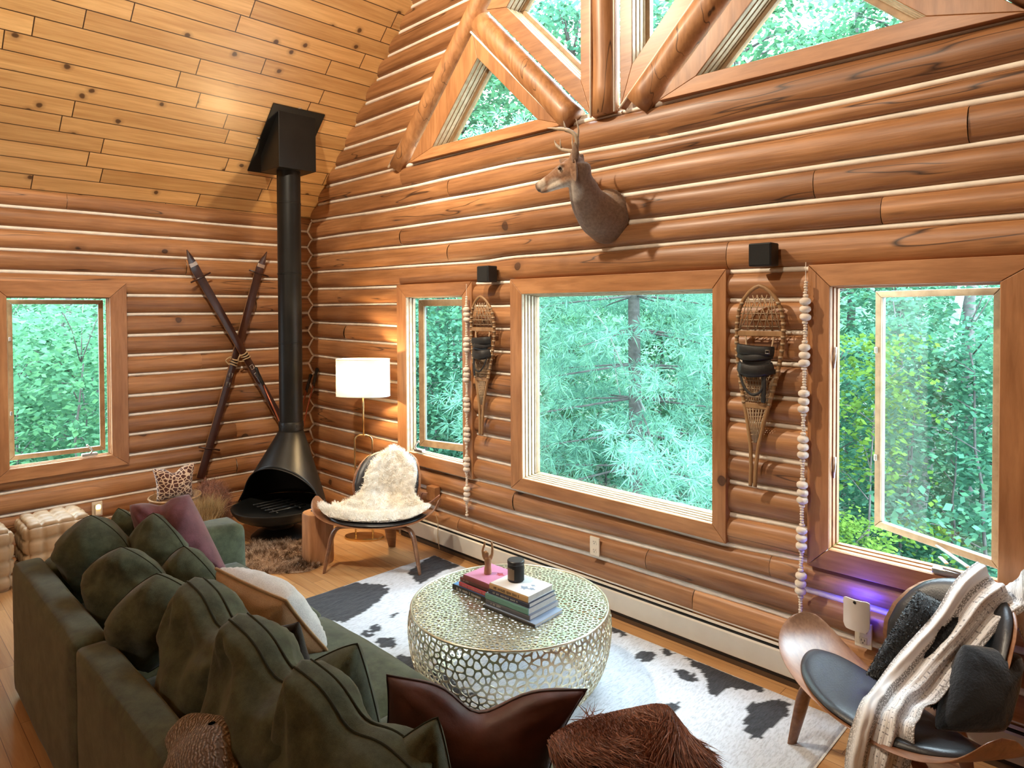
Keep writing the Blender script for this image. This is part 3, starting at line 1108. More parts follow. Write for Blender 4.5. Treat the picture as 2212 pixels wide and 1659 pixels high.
tall = [
    (1010, 12.0, 0, M['leaf_maple'], 'tall leafy tree filling the lower left triangular gable window'),
    (1130, 15.0, 1, M['leaf_maple'], 'tall leafy tree beyond the left wedge of the upper gable glass'),
    (1235, 13.0, 2, M['leaf_dark'], 'tall tree with bluish leaves seen beside the centre gable post'),
    (1430, 14.0, 0, M['leaf_dark'], 'tall tree seen through the narrow gable glass right of the centre post'),
    (1600, 12.5, 1, M['leaf_maple'], 'tall leafy tree at the low corner of the large gable triangle'),
    (1765, 16.5, 2, M['leaf_maple'], 'tall tree with open crown in the middle of the large gable triangle'),
    (1935, 13.5, 0, M['leaf_maple'], 'tall leafy tree at the far end of the large gable triangle'),
    (70, 15.0, 1, M['leaf_maple'], 'tall tree standing deep in the woods outside the left wall window'),
    (210, 17.0, 2, M['leaf_dark'], 'slender tall tree at the right side of the left wall window view'),
]
tp = {}
for px, d, k, lm, label in tall:
    key = (k, lm.name)
    if key not in tp:
        tp[key] = o = tree('tall_tree', pos(px, d), LOWC[k], lm, M['bark'], label, 'tree', None, px * 0.01, 1.0)
    else:
        o = copy_tree(tp[key])
        o.location, o.rotation_euler = pos(px, d), (0, 0, px * 0.01)
        tag(o, label, 'tree')
# trunks standing clear in the casement views
for nm, px, d, r, lean, bm, label in (
        ('birch_tree', 1955, 9.5, 0.062, (0.42, 0.0), M['birch'], 'pale slender birch trunk leaning right outside the open casement'),
        ('dark_tree', 2085, 11.5, 0.105, (0.05, 0.0), M['bark'], 'thick dark trunk at the right of the open casement view'),
        ('grey_tree', 1835, 14.0, 0.10, (0.0, 0.1), M['bark'], 'grey trunk behind the bright sapling in the casement view'),
        ('grey_tree', 945, 12.5, 0.095, (0.05, 0.0), M['bark'], 'grey trunk in the middle of the narrow window beside the lamp'),
        ('thin_tree', 985, 14.5, 0.055, (-0.05, 0.0), M['bark'], 'thin trunk at the right of the narrow window beside the lamp'),
        ('grey_tree', 128, 13.0, 0.10, (0.0, 0.1), M['bark'], 'grey trunk half hidden by leaves in the left wall window')):
    pr = tree_proto(int(px), 9.0, r, (5.2, 9.6, 1.7), 60, 30, 0.45, 0.12, (lean[0] * 3, lean[1] * 3), 12)
    tree(nm, pos(px, d), pr, M['leaf_maple'], bm, label, 'tree')

# the white pine right outside the picture window
rng = np.random.default_rng(5)
pine = thing('white_pine', pos(1372, 7.4), 'white pine with long soft needles right outside the large picture window', 'tree')
ox, oy, oz = pine.location
tr = MB()
tr.tube([(ox + 0.02 * math.sin(k), oy, oz - 0.3 + k * 0.9) for k in range(10)], [0.092 - 0.007 * k for k in range(10)], 12)
Qs = []


def tuft(c, d, n=17, L=0.135):
    d = np.array(d) / np.linalg.norm(d)
    v = rng.normal(0, 1, (n, 3))
    v /= np.linalg.norm(v, axis=1)[:, None]
    v = v + d * 0.55
    v /= np.linalg.norm(v, axis=1)[:, None]
    s = np.cross(v, rng.normal(0, 1, (n, 3)))
    s /= np.linalg.norm(s, axis=1)[:, None]
    ln = L * rng.uniform(0.75, 1.15, n)[:, None]
    Q = np.empty((n, 4, 3))
    c = np.array(c)
    Q[:, 0] = c + v * 0.008
    Q[:, 1] = c + v * ln * 0.5 + s * 0.0052 - np.array([0, 0, 0.004])
    Q[:, 2] = c + v * ln - np.array([0, 0, 0.02])
    Q[:, 3] = c + v * ln * 0.5 - s * 0.0052 - np.array([0, 0, 0.004])
    Qs.append(Q)


for w in range(15):
    z = oz + 0.35 + w * 0.37
    L0 = 2.3 - 0.05 * w
    for b in range(6):
        a = w * 1.1 + b * PI / 3 + rng.uniform(-0.3, 0.3)
        L = L0 * rng.uniform(0.6, 1.05)
        da = np.array([math.cos(a), math.sin(a), 0])
        base = np.array([ox, oy, z])
        mid = base + da * L * 0.55 + np.array([0, 0, -0.05 * L])
        end = base + da * L + np.array([0, 0, -0.20 * L + 0.12])
        tr.tube([base, mid, end], [0.014, 0.008, 0.003], 5)
        for q in range(int(46 * L)):
            u = rng.uniform(0.16, 1.0) ** 0.8
            p = base * (1 - u) ** 2 + 2 * mid * u * (1 - u) + end * u * u
            side = np.array([-da[1], da[0], 0]) * rng.choice([-1, 1])
            off = rng.uniform(0.0, 0.50) * (1.15 - u * 0.6)
            c = p + side * off + da * off * 0.6 + np.array([0, 0, rng.normal(0.02, 0.07)])
            tuft(c, side * 0.6 + da + np.array([0, 0, 0.35]))
tr.build('trunk', M['bark'], pine, True)
Q = np.concatenate(Qs)
quads_mesh('needles', Q - np.array([ox, oy, oz]), M['needle'], pine)
# bare dead branch hanging in front of the pine
o = MB().tube(bez([(-4.75, 6.05, 1.95), (-4.52, 6.05, 1.72), (-4.38, 6.05, 1.48), (-4.22, 6.05, 1.18), (-4.1, 6.05, 1.02), (-3.98, 6.05, 0.80)], 8), 0.011, 6).tube(bez([(-4.38, 6.05, 1.48), (-4.36, 6.05, 1.2), (-4.3, 6.05, 0.95)], 6), 0.007, 5).build('dead_branch', M['birch'], None, True)
tag(o, 'bare pale dead branch hanging among the pine needles outside the picture window', 'branch')
# ------------------------------------------------------------------ soft materials
M['green'] = fabric('olive_chenille', (0.082, 0.096, 0.054), 0.95, 0.30, 420, 0.3, 0.48, 13)
M['green_seam'] = fabric('olive_seam', (0.032, 0.037, 0.022), 0.95, 0.1, 300, 0.2, 0.1)
M['mauve'] = fabric('dusty_mauve', (0.180, 0.068, 0.078), 0.95, 0.4, 300, 0.2, 0.3, 12)
M['leather'] = plain('brown_leather', (0.115, 0.045, 0.038), 0.50, 0, 0.5, 0.35, 7, 0.25, 60)
M['leather_seam'] = plain('dark_piping', (0.035, 0.014, 0.012), 0.5)
M['rust_fur'] = fabric('rust_fur', (0.200, 0.080, 0.048), 0.95, 0.5, 60, 0.6, 0.4, 20)
M['white_cloth'] = fabric('white_velvet', (0.74, 0.73, 0.70), 0.8, 0.3, 200, 0.3, 0.08, 14)
M['tan_cloth'] = fabric('tan_linen', (0.46, 0.29, 0.15), 0.9, 0.2, 300, 0.3, 0.15, 12)
M['dark_cloth'] = fabric('dark_brown_cloth', (0.035, 0.027, 0.020), 0.9, 0.3, 200, 0.3, 0.3, 12)
M['black_fur'] = fabric('black_fur', (0.006, 0.006, 0.007), 0.9, 0.4, 90, 0.6, 0.5, 14)


def strands(name, P, N, L, w, mat, parent, rng, lean=(0, 0, 0), jit=0.5, curl=0.0, droop=0.0):
    """short tapering hairs, two ribbons each; P and N are root points and normals (arrays)."""
    n = len(P)
    d = N + np.array(lean) + rng.normal(0, jit, (n, 3))
    d /= np.linalg.norm(d, axis=1)[:, None]
    s = np.cross(d, rng.normal(0, 1, (n, 3)))
    s /= np.linalg.norm(s, axis=1)[:, None] + 1e-9
    ln = (L * rng.uniform(0.6, 1.25, n))[:, None]
    cv = rng.normal(0, 1, (n, 3)) * curl * ln
    m = P + d * ln * 0.55 + cv
    e = P + d * ln + cv * 0.2 + np.array([0, 0, -1.0]) * droop * ln
    Q = np.empty((2 * n, 4, 3))
    Q[:n, 0], Q[:n, 1], Q[:n, 2], Q[:n, 3] = P - s * w, P + s * w, m + s * w * 0.8, m - s * w * 0.8
    Q[n:, 0], Q[n:, 1], Q[n:, 2], Q[n:, 3] = m - s * w * 0.8, m + s * w * 0.8, e + s * w * 0.15, e - s * w * 0.15
    if parent is not None and parent.name in ORG:
        Q = Q - np.array(ORG[parent.name])
    o = quads_mesh(name, Q, mat, parent)
    o.data.polygons.foreach_set('use_smooth', [True] * len(o.data.polygons))
    return o


def sample_faces(o, n, rng, keep=None, shift=True, blob=False):
    """random points and normals on an object's base mesh (in its own mesh space plus its origin)."""
    me = o.data
    me.calc_loop_triangles()
    V = np.empty(len(me.vertices) * 3)
    me.vertices.foreach_get('co', V)
    V = V.reshape(-1, 3)
    T = np.empty(len(me.loop_triangles) * 3, dtype=np.int32)
    me.loop_triangles.foreach_get('vertices', T)
    T = T.reshape(-1, 3)
    A, B, C = V[T[:, 0]], V[T[:, 1]], V[T[:, 2]]
    nr = np.cross(B - A, C - A)
    ar = np.linalg.norm(nr, axis=1) + 1e-12
    nr = nr / ar[:, None]
    if blob:      # a convex lump: make every normal point away from the middle
        out = (A + B + C) / 3 - V.mean(0)
        nr = nr * np.sign((nr * out).sum(1))[:, None]
    if keep is not None:
        k = keep((A + B + C) / 3, nr)
        ar = ar * k
    idx = rng.choice(len(T), n, p=ar / ar.sum())
    r1, r2 = rng.uniform(0, 1, n), rng.uniform(0, 1, n)
    q = np.sqrt(r1)[:, None]
    P = A[idx] * (1 - q) + B[idx] * (q * (1 - r2[:, None])) + C[idx] * (q * r2[:, None])
    if shift and o.name in ORG:
        P = P + np.array(ORG[o.name])
    return P, nr[idx]


def pillow_mesh(TL, TR, BR, BL, th, seed, n=26, pinch=0.07, sag=0.0, wr=0.010, gusset=0.0, power=0.42, lump=0.02, rnd=0.0):
    """front and back sheet of a stuffed cushion between four corners; returns (mb, boundary loop)."""
    TL, TR, BR, BL = (Vector(p) for p in (TL, TR, BR, BL))
    nrm = (TR - TL).cross(BL - TL).normalized()        # away from the viewer side of the corner order
    up = ((TL + TR) - (BL + BR)).normalized()
    ctr = (TL + TR + BR + BL) / 4

    def base(u, v):
        if rnd:
            us_, vs__ = u * math.sqrt(1 - v * v / 2), v * math.sqrt(1 - u * u / 2)
            u, v = u + (us_ - u) * rnd, v + (vs__ - v) * rnd
        a = TL.lerp(TR, (u + 1) / 2)
        b = BL.lerp(BR, (u + 1) / 2)
        p = b.lerp(a, (v + 1) / 2)
        du = -pinch * (1 - v * v) * u * abs(u)
        dv = -pinch * (1 - u * u) * v * abs(v)
        ex, ey = (TR - TL + BR - BL) / 4, (TL - BL + TR - BR) / 4
        p = p + ex * du + ey * dv
        if sag:
            p = p - up * (sag * math.exp(-(u / 0.32) ** 2) * max(0, (v + 0.4) / 1.4) ** 1.5)
        return p

    mb = MB()
    rims = []
    for side in (1, -1):
        G = []
        for i in range(n + 1):
            u = -math.cos(PI * i / n) * 0.5 + (-1 + 2 * i / n) * 0.5
            row = []
            for j in range(n + 1):
                v = -math.cos(PI * j / n) * 0.5 + (-1 + 2 * j / n) * 0.5
                p = base(u, v)
                prof = (max(0, (1 - u ** 4)) * max(0, (1 - v ** 4))) ** power
                prof = prof * (0.72 + 0.28 * (1 - u * u) * (1 - v * v))
                edge = 1 - max(abs(u), abs(v)) ** 6
                h = th / 2 * prof * (1 - gusset) + gusset * th / 2 * min(1.0, (1 - max(abs(u), abs(v))) * 9 + 0.55 if gusset else 0)
                if sag:
                    h *= 1 - 0.35 * math.exp(-(u / 0.3) ** 2) * max(0, v)
                q = p + nrm * side * h
                c1 = nz(q, 5.0, seed + side) * lump
                # creases radiating from the corners
                cr = 0
                for cu, cv_ in ((-1, 1), (1, 1), (1, -1), (-1, -1)):
                    ddx, ddy = u - cu, v - cv_
                    rr = math.hypot(ddx, ddy)
                    cr += math.sin(math.atan2(ddy, ddx) * 11 + seed * 3 + rr * 2) * math.exp(-(rr / 0.75) ** 2) * min(1, rr * 3)
                c2 = (cr * 0.6 + nz(q, 16, seed) * 0.7) * wr
                q = q + nrm * side * (c1 + c2) * edge
                row.append(q)
            G.append(row)
        if gusset:
            rim = [G[i][n] for i in range(n + 1)] + [G[n][j] for j in range(n - 1, -1, -1)] + [G[i][0] for i in range(n - 1, -1, -1)] + [G[0][j] for j in range(1, n)]
            rims.append(rim)
        if side < 0:
            G = G[::-1]
        mb.grid(G, 0 if side > 0 else 1)
    if gusset:
        ra, rb = rims
        m_ = len(ra)
        V_, F_ = [], []
        for k_ in range(m_):
            mid = (ra[k_] + rb[k_]) / 2
            out_ = (mid - ctr)
            out_ = (out_ - nrm * out_.dot(nrm)).normalized() * 0.012
            V_ += [ra[k_], mid + out_, rb[k_]]
        for k_ in range(m_):
            k2 = (k_ + 1) % m_
            for q_ in range(2):
                F_.append((k_ * 3 + q_, k2 * 3 + q_, k2 * 3 + q_ + 1, k_ * 3 + q_ + 1))
        mb.add(V_, F_, 0)
    loop = []
    for i in range(n):
        loop.append(base(-1 + 2 * i / n, 1))
    for i in range(n):
        loop.append(base(1, 1 - 2 * i / n))
    for i in range(n):
        loop.append(base(1 - 2 * i / n, -1))
    for i in range(n):
        loop.append(base(-1, -1 + 2 * i / n))
    return mb, loop, nrm


def weld(o, d=0.0006):
    bm = bmesh.new()
    bm.from_mesh(o.data)
    bmesh.ops.remove_doubles(bm, verts=bm.verts, dist=d)
    bmesh.ops.recalc_face_normals(bm, faces=bm.faces)
    bm.to_mesh(o.data)
    bm.free()
    return o


def pillow(name, c4, th, label, mat, seed, group=None, seam=None, cat='cushion', mat2=None, seam_r=0.004, gusset=0.0, **kw):
    mb, loop, nrm = pillow_mesh(*c4, th, seed, gusset=gusset, **kw)
    c = sum((Vector(p) for p in c4), Vector()) / 4
    root = thing(name, c, label, cat, group)
    body = mb.build('cover', [mat, mat2 or mat], root, True)
    weld(body)
    if seam is not None:
        s = MB()
        if gusset:
            for sd in (-1, 1):
                s.tube([p + nrm * sd * gusset * th * 0.285 for p in loop], seam_r, 6, closed=True)
        else:
            s.tube(loop, seam_r, 6, closed=True)
        s.build('piping', seam, root, True)
    return root, body


# ------------------------------------------------------------------ the sofa
def soft_box(mb, a, b, r=0.03, puff=0.0, seed=0, n=14):
    """rounded, slightly stuffed block between two corners."""
    a, b = Vector(a), Vector(b)
    c, h = (a + b) / 2, (b - a) / 2
    faces = [(0, 1, 2, 1), (0, 1, 2, -1), (1, 2, 0, 1), (1, 2, 0, -1), (2, 0, 1, 1), (2, 0, 1, -1)]
    for ua, va, wa, sg in faces:
        G = []
        for i in range(n + 1):
            row = []
            for j in range(n + 1):
                q = [0, 0, 0]
                q[ua] = (-math.cos(PI * i / n) * 0.6 + (-1 + 2 * i / n) * 0.4)
                q[va] = (-math.cos(PI * j / n) * 0.6 + (-1 + 2 * j / n) * 0.4)
                q[wa] = sg
                p = Vector([q[k] * h[k] for k in range(3)])
                core = Vector([max(-h[k] + r, min(h[k] - r, p[k])) for k in range(3)])
                d = p - core
                if d.length > 1e-7:
                    p = core + d.normalized() * r
                if puff:
                    f = (1 - q[ua] ** 2) * (1 - q[va] ** 2)
                    p[wa] += sg * puff * (f ** 0.5) * (1 + 0.5 * nz(p + c, 4, seed))
                p = p + Vector((nz(p + c, 6, seed), nz(p + c, 6, seed + 9), nz(p + c, 6, seed + 17))) * 0.004
                row.append(c + p)
            G.append(row if True else row)
        if sg < 0:
            G = G[::-1]
        mb.grid(G)
    return mb


sofa = thing('sectional_sofa', (-2.5, 1.1, 0), 'long deep olive green sofa seen from behind, heaped with loose cushions', 'sofa')


def soft_part(name, a, b, r, puff, seed, mat='green'):
    mb = soft_box(MB(), a, b, r, puff, seed)
    return weld(mb.build(name, M[mat], sofa, True), 0.0008)


soft_part('backrest', (-4.085, 0.605, 0.02), (-2.895, 0.735, 0.662), 0.035, 0.006, 1)
soft_part('backrest', (-2.885, 0.605, 0.02), (-1.0, 0.735, 0.662), 0.035, 0.006, 2)
soft_part('armrest', (-4.09, 0.725, 0.02), (-3.86, 1.69, 0.655), 0.05, 0.012, 3)
soft_part('armrest', (-1.16, 0.725, 0.02), (-0.96, 1.63, 0.620), 0.05, 0.010, 4)
soft_part('base', (-3.875, 0.72, 0.03), (-1.15, 1.60, 0.275), 0.03, 0.0, 5)
soft_part('seat_cushion', (-3.865, 0.725, 0.27), (-2.905, 1.65, 0.455), 0.055, 0.022, 6)
soft_part('seat_cushion', (-2.895, 0.725, 0.27), (-2.02, 1.65, 0.450), 0.055, 0.022, 7)
soft_part('seat_cushion', (-2.01, 0.725, 0.27), (-1.155, 1.63, 0.450), 0.055, 0.022, 8)
for x in (-3.98, -2.9, -1.06):
    for y in (0.68, 1.55):
        MB().lathe([(0.022, 0.0), (0.026, 0.03)], (x, y, 0), 12).build('foot', M['black'], sofa)

g = M['green']
sm = M['green_seam']
# leaning cushions along the back, far to near
pillow('green_cushion', [(-3.965, 0.745, 0.735), (-3.80, 0.885, 0.915), (-3.62, 1.03, 0.735), (-3.80, 0.86, 0.465)], 0.25, 'olive cushion standing on its corner at the far end of the sofa back', g, 1, seam=sm, pinch=0.0, lump=0.05, power=0.55, rnd=0.45, wr=0.018, seam_r=0.0025)
pillow('green_cushion', [(-4.0, 1.0, 0.70), (-3.95, 1.04, 0.885), (-3.80, 1.17, 0.72), (-3.9, 1.05, 0.50)], 0.15, 'olive cushion tip poking up behind the farthest cushion by the arm', g, 2, seam=sm, pinch=0.0, lump=0.05, power=0.55, rnd=0.45, wr=0.018, seam_r=0.0025)
pillow('green_cushion', [(-3.375, 0.725, 0.755), (-3.235, 0.865, 0.90), (-3.05, 1.02, 0.74), (-3.22, 0.845, 0.465)], 0.25, 'olive cushion on its corner leaning on the sofa back, second from the far end', g, 3, seam=sm, pinch=0.0, lump=0.05, power=0.55, rnd=0.45, wr=0.018, seam_r=0.0025)
pillow('green_cushion', [(-2.96, 0.715, 0.70), (-2.80, 0.87, 0.905), (-2.62, 1.03, 0.74), (-2.82, 0.835, 0.465)], 0.26, 'dark olive cushion on its corner beside the join in the sofa back', g, 4, seam=sm, pinch=0.0, lump=0.05, power=0.55, rnd=0.45, wr=0.018, seam_r=0.0025)
pillow('green_cushion', [(-3.83, 1.03, 0.70), (-3.66, 1.125, 0.905), (-3.43, 1.22, 0.72), (-3.62, 1.17, 0.48)], 0.22, 'pale olive cushion with a pointed top in front of the mauve pillow', g, 5, seam=sm, pinch=0.0, lump=0.05, power=0.55, rnd=0.45, wr=0.018, seam_r=0.0025)
pillow('green_cushion', [(-3.30, 1.02, 0.70), (-3.16, 1.095, 0.865), (-2.96, 1.21, 0.66), (-3.12, 1.17, 0.475)], 0.22, 'pale olive cushion with a pointed top beside the white pillow', g, 6, seam=sm, pinch=0.0, lump=0.05, power=0.55, rnd=0.45, wr=0.018, seam_r=0.0025)
bk_kw = dict(gusset=0.40, pinch=0.03, lump=0.06, wr=0.026, rnd=0.22, sag=0.035)
pillow('back_cushion', [(-2.58, 0.93, 0.925), (-2.06, 0.97, 0.80), (-2.05, 0.87, 0.46), (-2.62, 0.87, 0.46)], 0.27, 'plump olive back cushion with piped edge, farthest of the three big ones', g, 7, seam=sm, **bk_kw)
pillow('back_cushion', [(-2.14, 0.90, 0.940), (-1.60, 0.97, 0.79), (-1.60, 0.86, 0.46), (-2.18, 0.86, 0.46)], 0.28, 'plump creased olive back cushion, middle one of the three big ones', g, 8, seam=sm, **bk_kw)
pillow('back_cushion', [(-1.76, 0.92, 0.920), (-1.29, 1.02, 0.77), (-1.26, 0.89, 0.46), (-1.80, 0.86, 0.46)], 0.27, 'plump olive back cushion with double seam at the bottom edge, nearest big one', g, 9, seam=sm, **bk_kw)
pillow('green_cushion', [(-2.04, 1.00, 0.72), (-1.845, 1.17, 0.855), (-1.78, 1.235, 0.46), (-1.99, 1.03, 0.46)], 0.25, 'olive cushion standing on the seat with one seamed corner raised', g, 10, seam=sm, seam_r=0.003, pinch=0.03, lump=0.05, wr=0.022, rnd=0.3, power=0.5)
pillow('green_cushion', [(-1.50, 0.935, 0.70), (-1.335, 1.085, 0.875), (-1.275, 1.13, 0.46), (-1.44, 0.95, 0.46)], 0.22, 'olive cushion in front of the brown leather pillow', g, 11, seam=sm, seam_r=0.003, pinch=0.03, lump=0.05, wr=0.022, rnd=0.3, power=0.5)
pillow('dark_cushion', [(-2.53, 1.15, 0.66), (-2.38, 1.24, 0.705), (-2.30, 1.27, 0.47), (-2.46, 1.20, 0.47)], 0.10, 'small dark brown cushion corner peeking out beside the white pillow', M['dark_cloth'], 12)
pillow('white_pillow', [(-2.96, 1.16, 0.775), (-2.60, 1.30, 0.70), (-2.52, 1.44, 0.47), (-2.93, 1.33, 0.47)], 0.245, 'pillow with white ruched front and tan back on the green seat', M['white_cloth'], 13, mat2=M['tan_cloth'], seam=M['tan_cloth'], seam_r=0.007, wr=0.016)
pillow('mauve_pillow', [(-3.86, 1.06, 0.905), (-3.70, 1.32, 0.945), (-3.50, 1.46, 0.50), (-3.62, 1.10, 0.47)], 0.27, 'large dusty mauve pillow leaning on the far sofa arm', M['mauve'], 14, wr=0.022, sag=0.03, rnd=0.2, lump=0.04)
pillow('leather_pillow', [(-1.645, 1.135, 0.820), (-1.222, 1.550, 0.775), (-1.30, 1.45, 0.46), (-1.67, 1.08, 0.46)], 0.17, 'brown leather pillow with a chopped top and dark piping', M['leather'], 15, seam=M['leather_seam'], seam_r=0.0035, sag=0.075, wr=0.013, pinch=0.10)
fr_, fb = pillow('fur_pillow', [(-1.21, 1.36, 0.715), (-0.98, 1.60, 0.800), (-0.87, 1.70, 0.60), (-1.10, 1.44, 0.52)], 0.26, 'shaggy rust brown fur pillow lying over the near sofa arm', M['rust_fur'], 16, pinch=0.0, lump=0.03)
rng = np.random.default_rng(3)
t = NT('rust_hair')
f = t.n('ShaderNodeNewGeometry').outputs['Random Per Island']
M['rust_hair'] = t.done(t.bsdf(t.ramp(f, (0, (0.15, 0.058, 0.036)), (1, (0.48, 0.22, 0.14))), 0.6, spec=0.3, sheen=0.3))
P, N = sample_faces(fb, 26000, rng, blob=True)
cl = np.array([[nz(p, 9, 1), nz(p, 9, 2), nz(p, 9, 3)] for p in P])
strands('fur', P + N * 0.007, N * 0.16 + cl * 0.9 + np.array([0.40, -0.05, -0.42]), 0.062, 0.0013, M['rust_hair'], fr_, rng, jit=0.09, curl=0.05, droop=0.05)

# knitted beige throw bundled over the sofa back
t = NT('chunky_knit')
co = t.coords()
wv = t.n('ShaderNodeTexWave', {'bands_direction': 'DIAGONAL'}, Vector=co, Scale=46.0, Distortion=7.0, Detail=1.0)
wv2 = t.n('ShaderNodeTexVoronoi', Vector=co, Scale=120.0)
h = t.math('MULTIPLY', wv.outputs[1], t.math('SUBTRACT', 1.0, wv2.outputs[0]))
M['knit'] = t.done(t.bsdf(t.ramp(h, (0.15, (0.20, 0.145, 0.105)), (0.6, (0.70, 0.58, 0.47))), 0.95, t.bump(h, 1.0, 0.012), spec=0.2, sheen=0.3))
kn = thing('knit_throw', (-1.93, 0.70, 0.65), 'chunky beige knitted throw bundled over the sofa back', 'throw')
mb = MB()
G = []
for i in range(40):
    a = 2 * PI * i / 40
    row = []
    for j in range(25):
        b = PI * (0.02 + 0.96 * j / 24) - PI / 2
        p = Vector((math.cos(a) * math.cos(b) * 0.195, math.sin(a) * math.cos(b) * 0.135, math.sin(b) * 0.18))
        p += Vector((nz(p, 8, 1), nz(p, 8, 2), nz(p, 8, 3))) * 0.028
        row.append(Vector((-1.925, 0.715, 0.555)) + p)
    G.append(row)
mb.grid(G, close_u=True)
o = mb.build('knit', M['knit'], kn, True)

# ------------------------------------------------------------------ cowhide rug
BLOBS = {
    'A': [(-4.04, 2.10), (-4.04, 2.36), (-4.01, 2.52), (-3.83, 2.65), (-3.73, 2.59), (-3.65, 2.45), (-3.61, 2.37), (-3.57, 2.25), (-3.54, 2.15), (-3.65, 2.08), (-3.76, 1.95), (-4.04, 1.9)],
    'B': [(-3.90, 2.86), (-3.97, 3.03), (-4.04, 3.23), (-3.72, 3.23), (-3.74, 3.09), (-3.70, 2.93), (-3.67, 2.81), (-3.75, 2.81), (-3.82, 2.86)],
    'C': [(-3.40, 2.23), (-3.38, 2.28), (-3.30, 2.24), (-3.34, 2.19)],
    'D': [(-3.44, 2.39), (-3.43, 2.47), (-3.38, 2.38)],
    'E': [(-3.39, 2.16), (-3.36, 2.20), (-3.29, 2.18), (-3.29, 2.13)],
    'F': [(-3.24, 2.16), (-3.20, 2.24), (-3.09, 2.21), (-3.07, 2.17), (-3.14, 2.13)],
    'G': [(-3.00, 2.17), (-2.89, 2.20), (-2.65, 2.20), (-2.42, 2.18), (-2.50, 2.0), (-2.72, 1.9), (-2.95, 2.0)],
    'H': [(-2.40, 3.24), (-2.23, 3.23), (-2.23, 3.17), (-2.32, 3.16)],
    'I': [(-2.08, 3.05), (-2.07, 3.11), (-2.02, 3.14), (-1.98, 3.10), (-1.98, 3.03), (-2.01, 3.00)],
    'J': [(-2.00, 3.18), (-1.99, 3.23), (-1.91, 3.22), (-1.95, 3.17)],
    'K': [(-1.87, 3.22), (-1.70, 3.25), (-1.44, 3.25), (-1.42, 3.21), (-1.43, 3.18), (-1.51, 3.14), (-1.56, 3.09), (-1.56, 2.99), (-1.61, 3.00), (-1.66, 3.09), (-1.78, 3.16)],
    'L': [(-1.84, 3.06), (-1.80, 3.10), (-1.73, 3.10), (-1.70, 3.05), (-1.72, 3.02), (-1.78, 3.02)],
    'M': [(-1.72, 2.76), (-1.67, 2.82), (-1.64, 2.78), (-1.65, 2.72), (-1.69, 2.72)],
    'N': [(-1.42, 3.00), (-1.40, 3.10), (-1.32, 3.18), (-1.28, 3.18), (-1.26, 3.08), (-1.27, 2.97), (-1.27, 2.84), (-1.31, 2.81), (-1.35, 2.82), (-1.37, 2.90)],
    'O': [(-1.12, 3.23), (-1.10, 3.26), (-1.09, 3.22)],
    'P': [(-2.5, 1.7), (-2.1, 1.75), (-2.0, 1.95), (-2.2, 2.1), (-2.45, 1.95)],
}


def inside(p, poly):
    x, y = p
    c = False
    n = len(poly)
    for i in range(n):
        (x1, y1), (x2, y2) = poly[i], poly[i - 1]
        if (y1 > y) != (y2 > y) and x < (x2 - x1) * (y - y1) / (y2 - y1) + x1:
            c = not c
    return c


RX0, RX1, RY0, RY1 = -4.035, -1.035, 1.18, 3.235
nx, ny = 270, 190
V, vals = [], []
for i in range(nx + 1):
    for j in range(ny + 1):
        x, y = RX0 + (RX1 - RX0) * i / nx, RY0 + (RY1 - RY0) * j / ny
        ex = min(i, nx - i, 12) / 12
        z = 0.011 + 0.003 * nz((x, y, 0), 4) + 0.0025 * nz((x * 3, y * 0.8, 0), 14)
        if i in (0, nx) or j in (0, ny):
            z = 0.001
        V.append((x, y, z))
        jx = 0.016 * nz((x * 4, y * 1.3, 1), 11) + 0.010 * noise.noise(Vector((x * 45, y * 12, 5)))
        jy = 0.030 * nz((x * 3, y, 8), 9) + 0.022 * noise.noise(Vector((x * 60, y * 9, 2)))
        v = 0.0
        for poly in BLOBS.values():
            if inside((x + jx, y + jy), poly):
                v = 1.0
                break
        if v == 0.0 and noise.noise(Vector((x * 55, y * 14, 9))) > 0.62:
            v = 0.22
        vals.append(v)
F = [(i * (ny + 1) + j, (i + 1) * (ny + 1) + j, (i + 1) * (ny + 1) + j + 1, i * (ny + 1) + j + 1) for i in range(nx) for j in range(ny)]
t = NT('cowhide')
at = t.n('ShaderNodeAttribute', {'attribute_name': 'patch'}).outputs['Fac']
co = t.coords(scale=(130, 32, 30))
hn = t.noise(co, 1.0, 3, 0.6)
wht = t.ramp(hn, (0.25, (0.40, 0.43, 0.48)), (0.55, (0.64, 0.68, 0.75)))
blk = t.ramp(hn, (0.3, (0.010, 0.011, 0.015)), (0.75, (0.045, 0.048, 0.062)))
M['cowhide'] = t.done(t.bsdf(t.mix(at, wht, blk), 0.75, t.bump(hn, 0.6, 0.006), spec=0.35, sheen=0.2))
mb = MB()
mb.v, mb.f, mb.m = V, F, [0] * len(F)
rug = mb.build('cowhide_rug', M['cowhide'], None, True)
a = rug.data.attributes.new('patch', 'FLOAT', 'POINT')
a.data.foreach_set('value', vals)
tag(rug, 'large black and white cowhide print rug under the round table', 'rug')
hb = MB().span((RX0 - 0.004, RY0 - 0.004, 0.0005), (RX1 + 0.006, RY1 + 0.004, 0.0035)).build('backing', M['white_cloth'], rug)
# ------------------------------------------------------------------ shell chairs
M['walnut'] = wood('walnut_ply', (0.205, 0.088, 0.042), (0.380, 0.185, 0.095), (2.0, 18, 18), 0, 0.38, 0.3, 0.05, 0.05, crack=False)
M['walnut_edge'] = plain('walnut_edge', (0.24, 0.11, 0.055), 0.45, var=0.2)
M['black_leather'] = plain('black_leather', (0.020, 0.021, 0.024), 0.36, 0, 0.55, 0.2, 5, 0.25, 160)


